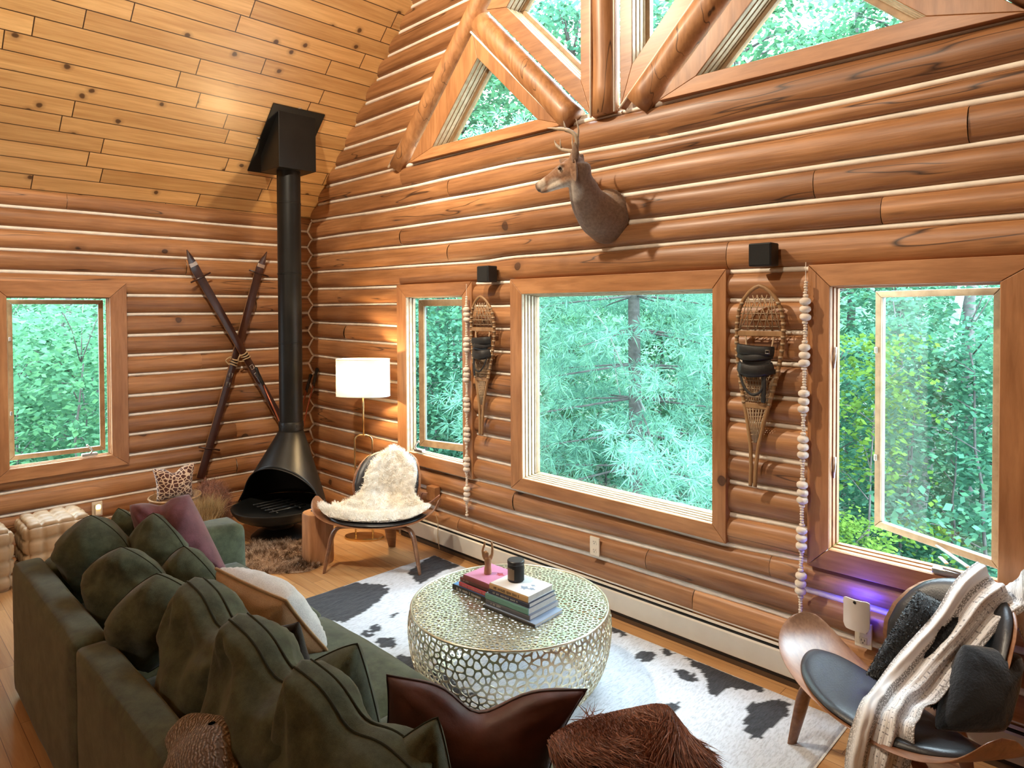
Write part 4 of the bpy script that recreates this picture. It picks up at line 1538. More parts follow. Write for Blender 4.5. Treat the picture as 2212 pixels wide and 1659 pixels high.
def seat_pt(s, q, off=0.0):
    """s across (-1..1), q front(+1) to rear(-1); returns point of the bent seat shell."""
    a = abs(s)
    x = 0.47 * math.sin(min(1.0, a) * PI / 2 * 0.98) * (1 if s >= 0 else -1)
    z = 0.315 + 0.20 * a ** 2.1
    half = 0.245 * (max(0.0, 1 - a ** 3.2)) ** 0.5 * (1 - 0.26 * a)
    yc = 0.03 - 0.02 * a * a
    y = yc + q * half
    z += 0.045 * (y / 0.25) * (1 - 0.5 * a) - 0.012 * (1 - q * q) * (1 - a)
    sl = 0.42 * a ** 1.1 / 0.47 * (1 if s >= 0 else -1)
    n = Vector((-sl, -0.16, 1)).normalized()
    return Vector((x, y, z)) + n * off


def back_pt(s, q, off=0.0):
    """s across, q bottom(-1) to top(+1)."""
    hw = interp([(-1.0, 0.04), (-0.97, 0.13), (-0.9, 0.19), (-0.78, 0.232), (-0.55, 0.262), (-0.2, 0.272), (0.2, 0.264), (0.55, 0.240), (0.75, 0.213), (0.88, 0.176), (0.95, 0.134), (0.985, 0.08), (1.0, 0.025)], q)
    x = s * hw
    z = 0.575 + 0.205 * q - 0.02 * s * s * q
    y = -0.375 - 0.085 * q - 0.02 * q * q + 0.145 * (x / 0.28) ** 2 * 0.85
    n = Vector((-0.9 * x / 0.28 * 0.8, 0.92, 0.36)).normalized()
    return Vector((x, y, z)) + n * off


def sheet(mb, fn, th, nu=36, nv=18, lim=1.0, puff=0.0, base=0.0, us=(-1, 1), vs_=(-1, 1)):
    """closed sheet following fn with thickness; puff swells the upper side."""
    top, bot = [], []
    for i in range(nu + 1):
        s = us[0] + (us[1] - us[0]) * i / nu
        r1, r2 = [], []
        for j in range(nv + 1):
            q = vs_[0] + (vs_[1] - vs_[0]) * j / nv
            e = (max(0, 1 - abs(-1 + 2 * i / nu) ** 5) * max(0, 1 - abs(-1 + 2 * j / nv) ** 5)) ** 0.5
            r1.append(fn(s * lim, q * lim, base + th * (0.15 + 0.85 * e) + puff * e))
            r2.append(fn(s * lim, q * lim, base))
        top.append(r1)
        bot.append(r2)
    mb.grid(top)
    mb.grid(bot[::-1])
    rim_t = [top[i][nv] for i in range(nu + 1)] + [top[nu][j] for j in range(nv - 1, -1, -1)] + [top[i][0] for i in range(nu - 1, -1, -1)] + [top[0][j] for j in range(1, nv)]
    rim_b = [bot[i][nv] for i in range(nu + 1)] + [bot[nu][j] for j in range(nv - 1, -1, -1)] + [bot[i][0] for i in range(nu - 1, -1, -1)] + [bot[0][j] for j in range(1, nv)]
    k = len(rim_t)
    V = [p for a, b in zip(rim_t, rim_b) for p in (a, b)]
    mb.add(V, [(2 * i, 2 * ((i + 1) % k), 2 * ((i + 1) % k) + 1, 2 * i + 1) for i in range(k)])
    return mb


def disc_fn(fn, rs, rq, cs, cq):
    """map a square grid to an oval patch of fn."""
    def g(a, b, off):
        u = a * math.sqrt(max(0, 1 - b * b / 2))
        v = b * math.sqrt(max(0, 1 - a * a / 2))
        return fn(cs + u * rs, cq + v * rq, off)
    return g


def shell_chair(name, loc, rz, label):
    root = bpy.data.objects.new(name, None)
    root.location = loc
    root.rotation_euler = (0, 0, rz)
    COL.objects.link(root)
    tag(root, label, 'chair')
    o = sheet(MB(), lambda s, q, f: seat_pt(s, q, f), 0.012, 60, 20).build('seat_shell', M['walnut'], root, True)
    weld(o)
    o.modifiers.new('es', 'EDGE_SPLIT').split_angle = math.radians(50)
    o = sheet(MB(), lambda s, q, f: back_pt(s, q, f), 0.011, 30, 30).build('back_shell', M['walnut'], root, True)
    weld(o)
    o.modifiers.new('es', 'EDGE_SPLIT').split_angle = math.radians(50)
    o = sheet(MB(), disc_fn(seat_pt, 0.60, 0.93, 0, 0.05), 0.022, 30, 30, base=0.012, puff=0.010).build('seat_pad', M['black_leather'], root, True)
    weld(o)
    o = sheet(MB(), (lambda s, q, f: back_pt(s * 0.95, q * 0.95, f)), 0.020, 30, 30, base=0.011, puff=0.010).build('back_pad', M['black_leather'], root, True)
    weld(o)
    for sx in (-1, 1):
        pts = bez([(sx * 0.352, 0.165, 0.0), (sx * 0.325, 0.150, 0.14), (sx * 0.298, 0.135, 0.265), (sx * 0.255, 0.12, 0.318), (sx * 0.17, 0.10, 0.318), (sx * 0.03, 0.06, 0.302)], 8)
        n = len(pts)
        MB().tube(pts, [0.016 + 0.010 * math.sin(PI * min(1, i / n * 1.25)) for i in range(n)], 12, flat=(0.62, 1.35), up=(1, 0, 0)).build('leg', M['walnut'], root, True, auto=60)
    pts = bez([(0, -0.40, 0.0), (0, -0.365, 0.12), (0, -0.315, 0.235), (0, -0.22, 0.285), (0, -0.06, 0.292)], 8)
    n = len(pts)
    MB().tube(pts, [0.018 + 0.012 * math.sin(PI * min(1, i / n * 1.25)) for i in range(n)], 12, flat=(0.6, 1.6), up=(0, 1, 0)).build('leg', M['walnut'], root, True, auto=60)
    st = MB()
    st.tube(bez([(0, -0.19, 0.286), (0, -0.34, 0.292), (0, -0.388, 0.40), (0, -0.388, 0.52)], 8), 0.02, 10, flat=(0.5, 1.8), up=(0, 1, 0))
    st.build('back_bracket', M['walnut'], root, True)
    return root


A1 = math.atan2(-0.643, -0.765)
chair1 = shell_chair('shell_chair', (-4.185, 2.82, 0), A1, 'three-legged walnut shell chair with a white sheepskin beside the black stove')
A2 = math.atan2(0.51, -0.86)
chair2 = copy_tree(chair1)
chair2.location, chair2.rotation_euler = (-0.775, 2.86, 0), (0, 0, A2)
chair2['label'] = 'three-legged walnut shell chair with a striped blanket under the open casement window'


def on(chair, p):
    a = chair.rotation_euler[2]
    p = Vector(p)
    return Vector((p.x * math.cos(a) - p.y * math.sin(a), p.x * math.sin(a) + p.y * math.cos(a), p.z)) + chair.location


# sheepskin draped over the first chair: outline in (across, along) coordinates
SK = [(-0.27, 0.0), (-0.30, 0.05), (-0.24, 0.10), (-0.10, 0.115), (0.05, 0.12), (0.22, 0.13), (0.30, 0.10), (0.31, 0.04), (0.26, 0.0)]


def skin_pt(s, tt, off):
    """tt 0 front edge of the seat .. 1 top of the back."""
    if tt < 0.36:
        q = 0.92 - tt / 0.36 * 1.55
        a = seat_pt(s, q, 0.045 + off)
        if tt < 0.03:
            pass
        return a
    if tt > 0.50:
        q = -0.55 + (tt - 0.50) / 0.50 * 1.62
        return back_pt(s * 1.45, min(q, 1.0), 0.040 + off) + Vector((0, -0.03 * max(0, q - 1.0) * 6, 0.05 * max(0, q - 0.9)))
    f = (tt - 0.36) / 0.14
    a, b = skin_pt(s, 0.3599, off), skin_pt(s, 0.5001, off)
    return a.lerp(b, f) + Vector((0, 0.03, -0.01)) * math.sin(PI * f) * 0.6


def half_w(tt):
    pts = [(0, 0.56), (0.06, 0.76), (0.14, 0.74), (0.24, 0.60), (0.36, 0.64), (0.50, 0.66), (0.60, 0.54), (0.70, 0.62), (0.80, 0.62), (0.88, 0.50), (0.95, 0.36), (1.0, 0.16)]
    return interp(pts, tt)


t = NT('sheep_wool')
f = t.n('ShaderNodeNewGeometry').outputs['Random Per Island']
gn = t.noise(t.coords(), 7.0, 3)
M['wool'] = t.done(t.bsdf(t.mix(t.math('MULTIPLY', f, 0.3), t.ramp(gn, (0.35, (0.84, 0.77, 0.65)), (0.62, (0.95, 0.93, 0.89))), (0.92, 0.90, 0.85)), 0.9, spec=0.2, sheen=0.3))
sk = thing('sheepskin', on(chair1, (0, -0.1, 0.5)), 'curly white sheepskin draped over the shell chair beside the stove', 'sheepskin')
mb = MB()
for lay, o_ in ((1, 0.012), (0, 0.0)):
    G = []
    for i in range(61):
        tt = i / 60
        row = []
        for j in range(31):
            s0 = -1 + 2 * j / 30
            hw = half_w(tt) * (1 + 0.10 * math.sin(tt * 23) * 0.4)
            cx = -0.16 * max(0, tt - 0.36) / 0.64
            e = (max(0, 1 - s0 ** 6) * max(0, 1 - (2 * tt - 1) ** 12)) ** 0.5
            p = skin_pt(cx + s0 * hw, tt, o_ * e * 2.0 + lay * 0.032 * math.exp(-((tt - 0.075) / 0.055) ** 2) * max(0, 1 - s0 ** 4) + 0.012 * lay * nz((s0 * 2, tt * 6, 1), 2.5))
            row.append(on(chair1, p))
        G.append(row)
    if not lay:
        G = G[::-1]
    mb.grid(G)
hide = mb.build('hide', M['wool'], sk, True)
rng = np.random.default_rng(9)
P, N = sample_faces(hide, 48000, rng)
clv = np.array([[nz(p, 26, 1), nz(p, 26, 2), nz(p, 26, 3)] for p in P])
up_ = np.where((N[:, 2:3] < -0.3), -N, N)
strands('wool', P, up_ + clv * 0.9, 0.023, 0.0013, M['wool'], sk, rng, jit=0.22, curl=0.22)

# black fur cushion and striped blanket on the second chair
c4 = [on(chair2, p) for p in ((-0.03, -0.12, 0.735), (0.33, -0.02, 0.66), (0.30, 0.00, 0.36), (-0.06, -0.05, 0.38))]
c4 = [Vector((-0.730, 3.105, 0.740)), Vector((-0.565, 3.100, 0.700)), Vector((-0.60, 2.865, 0.40)), Vector((-0.875, 2.930, 0.410))]
bf, bfo = pillow('black_fur_pillow', c4, 0.19, 'black plush fur pillow leaning on the chair under the open casement', M['black_fur'], 31, pinch=0.0, lump=0.03)
t = NT('black_hair')
f = t.n('ShaderNodeNewGeometry').outputs['Random Per Island']
M['black_hair'] = t.done(t.bsdf(t.ramp(f, (0, (0.004, 0.004, 0.005)), (1, (0.018, 0.018, 0.021))), 0.45, spec=0.5))
P, N = sample_faces(bfo, 14000, rng, blob=True)
clv = np.array([[nz(p, 12, 1), nz(p, 12, 2), nz(p, 12, 3)] for p in P])
strands('fur', P, N * 0.7 + clv * 0.8 + np.array([0, 0, -0.3]), 0.008, 0.0011, M['black_hair'], bf, rng, jit=0.25)

pillow('black_velvet_pillow', [(-0.550, 2.955, 0.645), (-0.385, 3.10, 0.605), (-0.41, 2.90, 0.385), (-0.600, 2.755, 0.375)], 0.17, 'black velvet pillow lying on the chair behind the striped blanket', M['black_fur'], 33, pinch=0.0, lump=0.03, rnd=0.2)

t = NT('striped_blanket')
uvn = t.n('ShaderNodeUVMap').outputs[0]
sp = t.n('ShaderNodeSeparateXYZ', Vector=uvn)
u, v = sp.outputs[0], sp.outputs[1]
ns = t.noise(t.n('ShaderNodeVectorMath', {'operation': 'MULTIPLY'}, _0=uvn, _1=(60, 220, 1)).outputs[0], 1.0, 3, 0.7)
base = t.ramp(t.noise(uvn, 7.0, 3), (0.35, (0.70, 0.67, 0.65)), (0.65, (0.83, 0.83, 0.84)))
bands = t.ramp(u, (0.0, (0.75,) * 3), (0.10, (0,) * 3), (0.27, (0,) * 3), (0.29, (0.8,) * 3), (0.36, (0.8,) * 3), (0.38, (0,) * 3), (0.60, (0,) * 3), (0.62, (0.35,) * 3), (0.74, (0.35,) * 3), (0.76, (0,) * 3), (0.90, (0.0,) * 3), (0.92, (0.7,) * 3))
bv = t.n('ShaderNodeSeparateColor', Color=bands).outputs[0]
col = t.mix(t.math('MULTIPLY', bv, t.math('GREATER_THAN', ns, 0.47)), base, (0.055, 0.040, 0.032))
# small dark cross stitches on one pale band
cu = t.math('FRACT', t.math('MULTIPLY', u, 26.0))
cv = t.math('FRACT', t.math('MULTIPLY', v, 70.0))
x1 = t.math('MULTIPLY', t.math('LESS_THAN', t.math('ABSOLUTE', t.math('SUBTRACT', cu, 0.5)), 0.055), t.math('GREATER_THAN', t.noise(t.n('ShaderNodeVectorMath', {'operation': 'MULTIPLY'}, _0=uvn, _1=(14, 40, 1)).outputs[0], 1.0, 1), 0.44))
x2 = t.math('MULTIPLY', t.math('LESS_THAN', t.math('ABSOLUTE', t.math('SUBTRACT', cv, 0.5)), 0.10), t.math('GREATER_THAN', t.noise(t.n('ShaderNodeVectorMath', {'operation': 'MULTIPLY'}, _0=uvn, _1=(30, 22, 1)).outputs[0], 1.0, 1), 0.56))
rng_ = t.math('MULTIPLY', t.math('GREATER_THAN', u, 0.38), t.math('LESS_THAN', u, 0.92))
col = t.mix(t.math('MULTIPLY', t.math('MULTIPLY', t.math('MAXIMUM', x1, x2), rng_), 0.75), col, (0.10, 0.10, 0.12))
wv = t.noise(t.n('ShaderNodeVectorMath', {'operation': 'MULTIPLY'}, _0=uvn, _1=(180, 500, 1)).outputs[0], 1.0, 2)
M['blanket'] = t.done(t.bsdf(col, 0.95, t.bump(wv, 0.5, 0.004), spec=0.15, sheen=0.25))

# the blanket runs from behind the back, over its top, down across the seat and over the front edge
spine = [(-0.24, 3.24, 0.16), (-0.28, 3.265, 0.45), (-0.36, 3.285, 0.68), (-0.455, 3.250, 0.790), (-0.525, 3.15, 0.740), (-0.575, 3.03, 0.63), (-0.640, 2.90, 0.53), (-0.690, 2.79, 0.465), (-0.720, 2.68, 0.440), (-0.742, 2.605, 0.41), (-0.752, 2.565, 0.31), (-0.745, 2.555, 0.17), (-0.735, 2.55, 0.06)]
wid = [0.12, 0.115, 0.11, 0.105, 0.10, 0.092, 0.085, 0.085, 0.090, 0.092, 0.092, 0.095, 0.10]
sp_ = bez(spine, 8)
wl = []
for i in range(len(sp_)):
    k = i / 8
    a = min(int(k), len(wid) - 2)
    wl.append(wid[a] + (wid[a + 1] - wid[a]) * (k - a))
bl = thing('striped_blanket', (-0.62, 2.75, 0.45), 'cream woven blanket with dark stripes and stitches draped across the chair by the casement', 'blanket')
mb = MB()
uvs = []
G = []
lat = Vector((0.86, 0.51, 0)).normalized()
NB = 48
for i, c in enumerate(sp_):
    tg = (sp_[min(i + 1, len(sp_) - 1)] - sp_[max(i - 1, 0)]).normalized()
    la = (lat - tg * lat.dot(tg)).normalized()
    nn = la.cross(tg)
    if nn.z < -0.2 or (abs(nn.z) <= 0.2 and nn.dot(Vector((-0.5, -0.86, 0))) < 0):
        nn = -nn
    row = []
    for j in range(NB + 1):
        s = -1 + 2 * j / NB
        fold = 0.016 * math.sin(s * 7.5 + 0.7 * math.sin(i * 0.07) + i * 0.010) + 0.006 * math.sin(s * 17 + i * 0.035) + 0.004 * nz((s * 4, i * 0.2, 0), 2)
        fold *= 1 - 0.3 * s * s
        p = c + la * (s * wl[i] * (1 + 0.05 * math.sin(i * 0.25 + 1))) + nn * ((fold + 0.040) if i > 26 else fold * 0.4)
        p += la * 0.02 * math.sin(i * 0.11)
        p.z = max(p.z, 0.012)
        row.append(p)
    G.append(row)
mb.grid(G)
o = mb.build('cloth', M['blanket'], bl, True)
uvl = o.data.uv_layers.new(name='UVMap')
nr, nc = len(G), NB + 1
for lp in o.data.loops:
    vi = lp.vertex_index
    uvl.data[lp.index].uv = ((vi % nc) / NB, (vi // nc) / (nr - 1))
sol = o.modifiers.new('solid', 'SOLIDIFY')
sol.thickness = 0.004
fr_m = MB()
rr = random.Random(4)
for j in range(0, NB + 1, 1):
    p = G[-1][j]
    fr_m.tube([p, p + Vector((rr.uniform(-.006, .006), rr.uniform(-.006, .006), -0.02)), p + Vector((rr.uniform(-.012, .012), rr.uniform(-.012, .012), -0.045 if p.z > 0.06 else -0.01))], 0.0022, 5)
fr_m.build('fringe', M['blanket'], bl, True)

# ------------------------------------------------------------------ cone fireplace
stove = thing('cone_fireplace', (-5.34, 2.62, 0), 'black freestanding cone fireplace with a tall stove pipe in the corner', 'fireplace')
BC, PC = Vector((-5.34, 2.62, 0)), Vector((-5.485, 2.81, 0))
MB().lathe([(0.0, 0.002), (0.225, 0.002), (0.228, 0.018), (0.19, 0.05), (0.115, 0.085), (0.10, 0.12), (0.12, 0.150), (0.0, 0.152)], BC, 48).build('pedestal', M['black_metal'], stove, True, auto=40)
MB().lathe([(0.0, 0.135), (0.16, 0.137), (0.26, 0.158), (0.335, 0.195), (0.372, 0.245), (0.380, 0.268), (0.370, 0.272), (0.355, 0.262), (0.30, 0.235), (0.0, 0.225)], BC, 64).build('fire_bowl', M['black_metal'], stove, True, auto=40)
face = math.atan2(-0.83, 0.55)
NH = 96
AW = math.radians(90)


def hood(a, f):
    r = 0.378 + (0.098 - 0.378) * f
    c = BC.lerp(PC, f ** 0.9)
    return Vector((c.x + r * math.cos(a), c.y + r * math.sin(a), 0.272 + (0.862 - 0.272) * f))


def arch(a):
    d = (a - face + PI) % (2 * PI) - PI
    if abs(d) >= AW:
        return 0.0
    return 0.545 * max(0.0, math.cos(d / AW * PI / 2)) ** 0.50


hb = MB()
G = []
for i in range(NH):
    a = 2 * PI * i / NH
    f0 = arch(a)
    G.append([hood(a, f0 + (1 - f0) * j / 16) for j in range(17)])
hb.grid(G, close_u=True)
o = hb.build('hood', M['black_metal'], stove, True)
s_ = o.modifiers.new('solid', 'SOLIDIFY')
s_.thickness = 0.006
lip = []
for i in range(61):
    a = face - AW + 2 * AW * i / 60
    f0 = arch(a)
    p = hood(a, f0)
    out = Vector((math.cos(face), math.sin(face), 0)) * 0.022 * math.cos((i - 30) / 30 * PI / 2)
    lip.append((p, p + out))
lm = MB().grid([[p, q] for p, q in lip])
lm.tube([q for p, q in lip], 0.006, 8)
lm.build('opening_rim', M['black_metal'], stove, True)
lg = MB()
for k in range(5):
    lg.tube([(BC.x - 0.15 + k * 0.075, BC.y - 0.16, 0.262), (BC.x - 0.15 + k * 0.075, BC.y + 0.16, 0.262)], 0.008, 6)
lg.tube([(BC.x - 0.18, BC.y - 0.1, 0.252), (BC.x + 0.18, BC.y - 0.1, 0.252)], 0.008, 6).tube([(BC.x - 0.18, BC.y + 0.1, 0.252), (BC.x + 0.18, BC.y + 0.1, 0.252)], 0.008, 6)
lg.build('fire_grate', M['black_metal'], stove, True)
pb = MB()
pb.lathe([(0.104, 0.855), (0.104, 0.925), (0.100, 0.93)], PC, 40)
zz = 0.93
for z1 in (1.62, 2.22, 2.83, 3.20):
    pb.lathe([(0.0985, zz), (0.0985, z1 - 0.012), (0.1015, z1 - 0.010), (0.1015, z1), (0.0985, z1 + 0.002)], PC, 40)
    zz = z1
for k in range(14):
    a = 2 * PI * k / 14
    pb.box((PC.x + 0.1035 * math.cos(a), PC.y + 0.1035 * math.sin(a), 0.895), (0.004, 0.014, 0.026), Matrix.Rotation(a, 3, 'Z'), 1)
pipe = pb.build('stove_pipe', [M['black_metal'], M['black']], stove, True, auto=40)
cz = lambda x: roof_z(x)
bx0, bx1, by0, by1, bz = -5.665, -5.325, 2.645, 2.985, 3.10
V = [(bx0, by0, max(bz, cz(bx0) - 0.02)), (bx1, by0, bz), (bx1, by1, bz), (bx0, by1, max(bz, cz(bx0) - 0.02))]
cbx = MB().prism([(bx0, bz), (bx1, bz), (bx1, cz(bx1) + 0.02), (bx0, cz(bx0) + 0.02)], 1, by0, by1)
cbx.build('ceiling_box', M['black_metal'], stove, bevel=0.004)
fx0, fx1, fy0, fy1 = -5.80, -5.295, 2.585, 3.055
fp = MB()
nn = Vector((SL, 0, -1)).normalized() * 0.012
V = [Vector((fx0, fy0, cz(fx0))), Vector((fx1, fy0, cz(fx1))), Vector((fx1, fy1, cz(fx1))), Vector((fx0, fy1, cz(fx0)))]
fp.add([v for v in V] + [v + nn for v in V], [(0, 1, 2, 3), (7, 6, 5, 4), (0, 4, 5, 1), (1, 5, 6, 2), (2, 6, 7, 3), (3, 7, 4, 0)])
fl_ = fp.build('ceiling_flange', M['black_metal'], stove)
for x, y in ((-5.55, 2.575), (-5.29, 2.82)):
    MB().lathe([(0.016, 0.0), (0.016, 0.008), (0.0, 0.012)], Vector((x, y, cz(x) - 0.010)), 10).build('washer', M['steel'], fl_)

# ------------------------------------------------------------------ floor lamp
t = NT('lamp_shade')
d = t.n('ShaderNodeBsdfDiffuse', Color=(0.80, 0.74, 0.63, 1))
tl = t.n('ShaderNodeBsdfTranslucent', Color=(0.95, 0.86, 0.68, 1))
M['shade'] = t.done(t.n('ShaderNodeMixShader', _0=0.10, _1=d.outputs[0], _2=tl.outputs[0]))
LX, LY = -4.775, 3.085
ang = math.atan2(0.58, 0.69)
fl_lamp = thing('floor_lamp', (LX, LY, 0), 'brass floor lamp with an oval white shade behind the sheepskin chair', 'lamp')
MB().lathe([(0.0, 0.0), (0.165, 0.0), (0.168, 0.012), (0.162, 0.024), (0.0, 0.026)], (LX, LY, 0), 48, sx=1.0, sy=0.55, rz=ang).build('base', M['brass'], fl_lamp, True, auto=40)
ca, sa = math.cos(ang), math.sin(ang)
L = lambda u, z: (LX + u * ca, LY + u * sa, z)
hp = [L(-0.072, 0.02), L(-0.072, 0.3), L(-0.074, 0.77)] + [L(-0.074 + 0.05 * (1 - math.cos(k * PI / 12)), 0.81 + 0.05 * math.sin(k * PI / 12)) for k in range(0, 7)]
hp += [L(0.024 + 0.05 * math.sin(k * PI / 12), 0.81 + 0.05 * math.cos(k * PI / 12)) for k in range(0, 7)] + [L(0.074, 0.77), L(0.072, 0.3), L(0.072, 0.02)]
MB().tube(hp, 0.0075, 10).build('loop_stem', M['brass'], fl_lamp, True)
MB().tube([L(0, 0.855), L(0, 1.33)], 0.0075, 10).build('pole', M['brass'], fl_lamp, True)
sh = MB()
prof_n = 56
G1, G2 = [], []
for i in range(prof_n):
    a = 2 * PI * i / prof_n
    x, y = 0.222 * math.cos(a), 0.118 * math.sin(a)
    # stadium-like oval
    e = 2.6
    x = 0.222 * math.copysign(abs(math.cos(a)) ** (2 / e), math.cos(a))
    y = 0.118 * math.copysign(abs(math.sin(a)) ** (2 / e), math.sin(a))
    G1.append([(LX + x * ca - y * sa, LY + x * sa + y * ca, z) for z in (1.188, 1.29, 1.39, 1.492)])
    G2.append([(LX + (x * ca - y * sa) * 0.988, LY + (x * sa + y * ca) * 0.988, z) for z in (1.188, 1.29, 1.39, 1.492)])
sh.grid(G1, close_u=True)
sho = sh.build('lamp_shade', M['shade'], fl_lamp, True)
for z in (1.188, 1.492):
    MB().tube([(g_[0][0], g_[0][1], z) for g_ in G1], 0.003, 6, closed=True).build('shade_rim', M['white_cloth'], sho, True)
hr = MB()
hr.tube([L(-0.21, 1.45), L(0.21, 1.45)], 0.003, 6).tube([L(0, 1.33), L(0, 1.45)], 0.006, 8)
hr.build('harp', M['brass'], fl_lamp, True)
t = NT('bulb_glow')
M['bulb'] = t.done(t.n('ShaderNodeEmission', Color=(1.0, 0.72, 0.38, 1), Strength=25.0))
MB().lathe([(0.0, 1.305), (0.018, 1.31), (0.028, 1.34), (0.026, 1.37), (0.0, 1.39)], (LX + 0.05 * ca, LY + 0.05 * sa, 0), 20).build('bulb', M['bulb'], fl_lamp, True)
lamp('floor_lamp_bulb', (LX - 0.03 * ca, LY - 0.03 * sa, 1.345), 40, (1.0, 0.70, 0.36), 0.03)

# ------------------------------------------------------------------ log stump table with a deck of cards
M['stump'] = wood('peeled_stump', (0.360, 0.160, 0.070), (0.520, 0.270, 0.130), (12, 12, 1.2), 0.3, 0.6, 0.1, 0.12, 0.1, crack=True)
M['stump_top'] = wood('stump_end_grain', (0.380, 0.190, 0.090), (0.560, 0.320, 0.160), (6, 6, 6), 0, 0.6, 0.1, 0.1, 0.1, crack=False)
SX, SY = -4.60, 2.565
st = thing('stump_table', (SX, SY, 0), 'short peeled log stump used as a side table by the fireplace', 'side table')
prof = [(0.113, 0.0), (0.116, 0.03), (0.114, 0.36), (0.108, 0.372)]
b = MB()
G = []
for i in range(40):
    a = 2 * PI * i / 40
    k = 1 + 0.035 * math.sin(2 * a + 1) + 0.02 * math.sin(5 * a)
    G.append([(SX + r * k * math.cos(a), SY + r * k * math.sin(a), z) for r, z in prof])
b.grid(G, close_u=True)
b.build('trunk', M['stump'], st, True, auto=45)
MB().add([(g_[-1][0], g_[-1][1], 0.372) for g_ in G] + [(SX, SY, 0.3725)], [(i, (i + 1) % 40, 40) for i in range(40)]).build('top', M['stump_top'], st)
t = NT('patterned_deck')
vo = t.n('ShaderNodeTexVoronoi', {'feature': 'DISTANCE_TO_EDGE'}, Vector=t.coords(), Scale=70.0)
M['deck'] = t.done(t.bsdf(t.ramp(vo.outputs[0], (0.08, (0.03, 0.02, 0.02)), (0.2, (0.62, 0.58, 0.5))), 0.5))
Rm = Matrix.Rotation(0.3, 3, 'Z')
o = MB().box((SX + 0.0, SY + 0.015, 0.3775), (0.115, 0.075, 0.009), Rm).build('tray', M['black'], None, bevel=0.003)
tag(o, 'small dark tray holding patterned coasters on the log stump', 'tray')
o = MB().lathe([(0.0, 0.3825), (0.044, 0.3825), (0.045, 0.392), (0.0, 0.3925)], (SX + 0.005, SY + 0.02, 0), 24).build('coaster', M['deck'], None, True, auto=40)
tag(o, 'round black and cream patterned coaster on the log stump', 'coaster')

# ------------------------------------------------------------------ brown faux fur mat in front of the stove
fm = thing('fur_mat', (-4.90, 2.32, 0), 'mottled brown and cream fur mat on the floor before the fireplace', 'rug')
mb = MB()
ctr = Vector((-4.92, 2.33, 0))
G = []
for i in range(40):
    a = 2 * PI * i / 40
    R = 0.37 * (1 + 0.16 * math.sin(2 * a + 0.6) + 0.10 * math.sin(3 * a + 1.0) + 0.06 * math.sin(7 * a))
    G.append([ctr + Vector((math.cos(a), math.sin(a), 0)) * R * f + Vector((0, 0, 0.020 * (1 - f ** 3) + 0.003)) for f in (0.02, 0.25, 0.5, 0.75, 0.92, 1.0)])
mb.grid(G, close_u=True)
t = NT('mottled_fur')
nv = t.noise(t.coords(scale=(1.0, 1.0, 1.0)), 13.0, 3, 0.6, 1.2)
f = t.n('ShaderNodeNewGeometry').outputs['Random Per Island']
M['mottled'] = t.done(t.bsdf(t.mix(t.math('MULTIPLY', f, 0.35), t.ramp(nv, (0.36, (0.035, 0.018, 0.011)), (0.46, (0.20, 0.115, 0.065)), (0.56, (0.70, 0.54, 0.40))), (0.25, 0.14, 0.08)), 0.7, spec=0.3))
fo = mb.build('hide', M['mottled'], fm, True)
P, N = sample_faces(fo, 12000, rng)
N[:, 2] = np.abs(N[:, 2])
clv = np.array([[nz(p, 9, 1), nz(p, 9, 2), 0] for p in P])
strands('fur', P, N * 0.45 + clv * 1.0 + np.array([0.25, -0.25, 0.0]), 0.05, 0.0013, M['mottled'], fm, rng, jit=0.2)
# ------------------------------------------------------------------ pierced metal coffee table
M['gold'] = plain('antique_gold', (0.74, 0.70, 0.54), 0.32, 0.92, 0.5, 0.2, 30)


def voronoi(points):
    """cells of a planar point set: dict index -> ordered list of circumcentres."""
    vs2 = [Vector(p) for p in points]
    vo, ed, fa, ov, oe, of = delaunay_2d_cdt(vs2, [], [], 0, 1e-7)
    cc, touch = [], {}
    for fi, f in enumerate(fa):
        a, b, c = (vo[i] for i in f[:3])
        d = 2 * (a.x * (b.y - c.y) + b.x * (c.y - a.y) + c.x * (a.y - b.y))
        if abs(d) < 1e-12:
            cc.append((a + b + c) / 3)
        else:
            A, B, C_ = a.length_squared, b.length_squared, c.length_squared
            cc.append(Vector(((A * (b.y - c.y) + B * (c.y - a.y) + C_ * (a.y - b.y)) / d, (A * (c.x - b.x) + B * (a.x - c.x) + C_ * (b.x - a.x)) / d)))
        for i in f:
            touch.setdefault(i, []).append(fi)
    cells = {}
    for i, fl_ in touch.items():
        p = vo[i]
        cells[i] = (p, [cc[k] for k in sorted(fl_, key=lambda k: math.atan2(cc[k].y - p.y, cc[k].x - p.x))])
    return cells


def lattice(mb, cells, ok, fmap, wire, clampf):
    for p, poly in cells.values():
        if len(poly) < 3 or not ok(p):
            continue
        poly = [clampf(q) for q in poly]
        c = sum(poly, Vector((0, 0))) / len(poly)
        n = len(poly)
        inr = min(max(1e-4, abs((poly[i] - c).cross((poly[(i + 1) % n] - poly[i]).normalized()) if (poly[(i + 1) % n] - poly[i]).length > 1e-6 else 1)) for i in range(n))
        k = max(0.15, 1 - wire / inr)
        ins = [c + (q - c) * k for q in poly]
        V, F = [], []
        for q in poly:
            V.append(fmap(q))
        for i in range(n):
            a, b = ins[i], ins[(i + 1) % n]
            V.append(fmap(a.lerp(b, 0.25)))
            V.append(fmap(a.lerp(b, 0.75)))
        for i in range(n):
            j = (i + 1) % n
            F.append((i, j, n + 2 * i + 1, n + 2 * i))
            F.append((j, n + 2 * j, n + 2 * i + 1))
        mb.add(V, F)


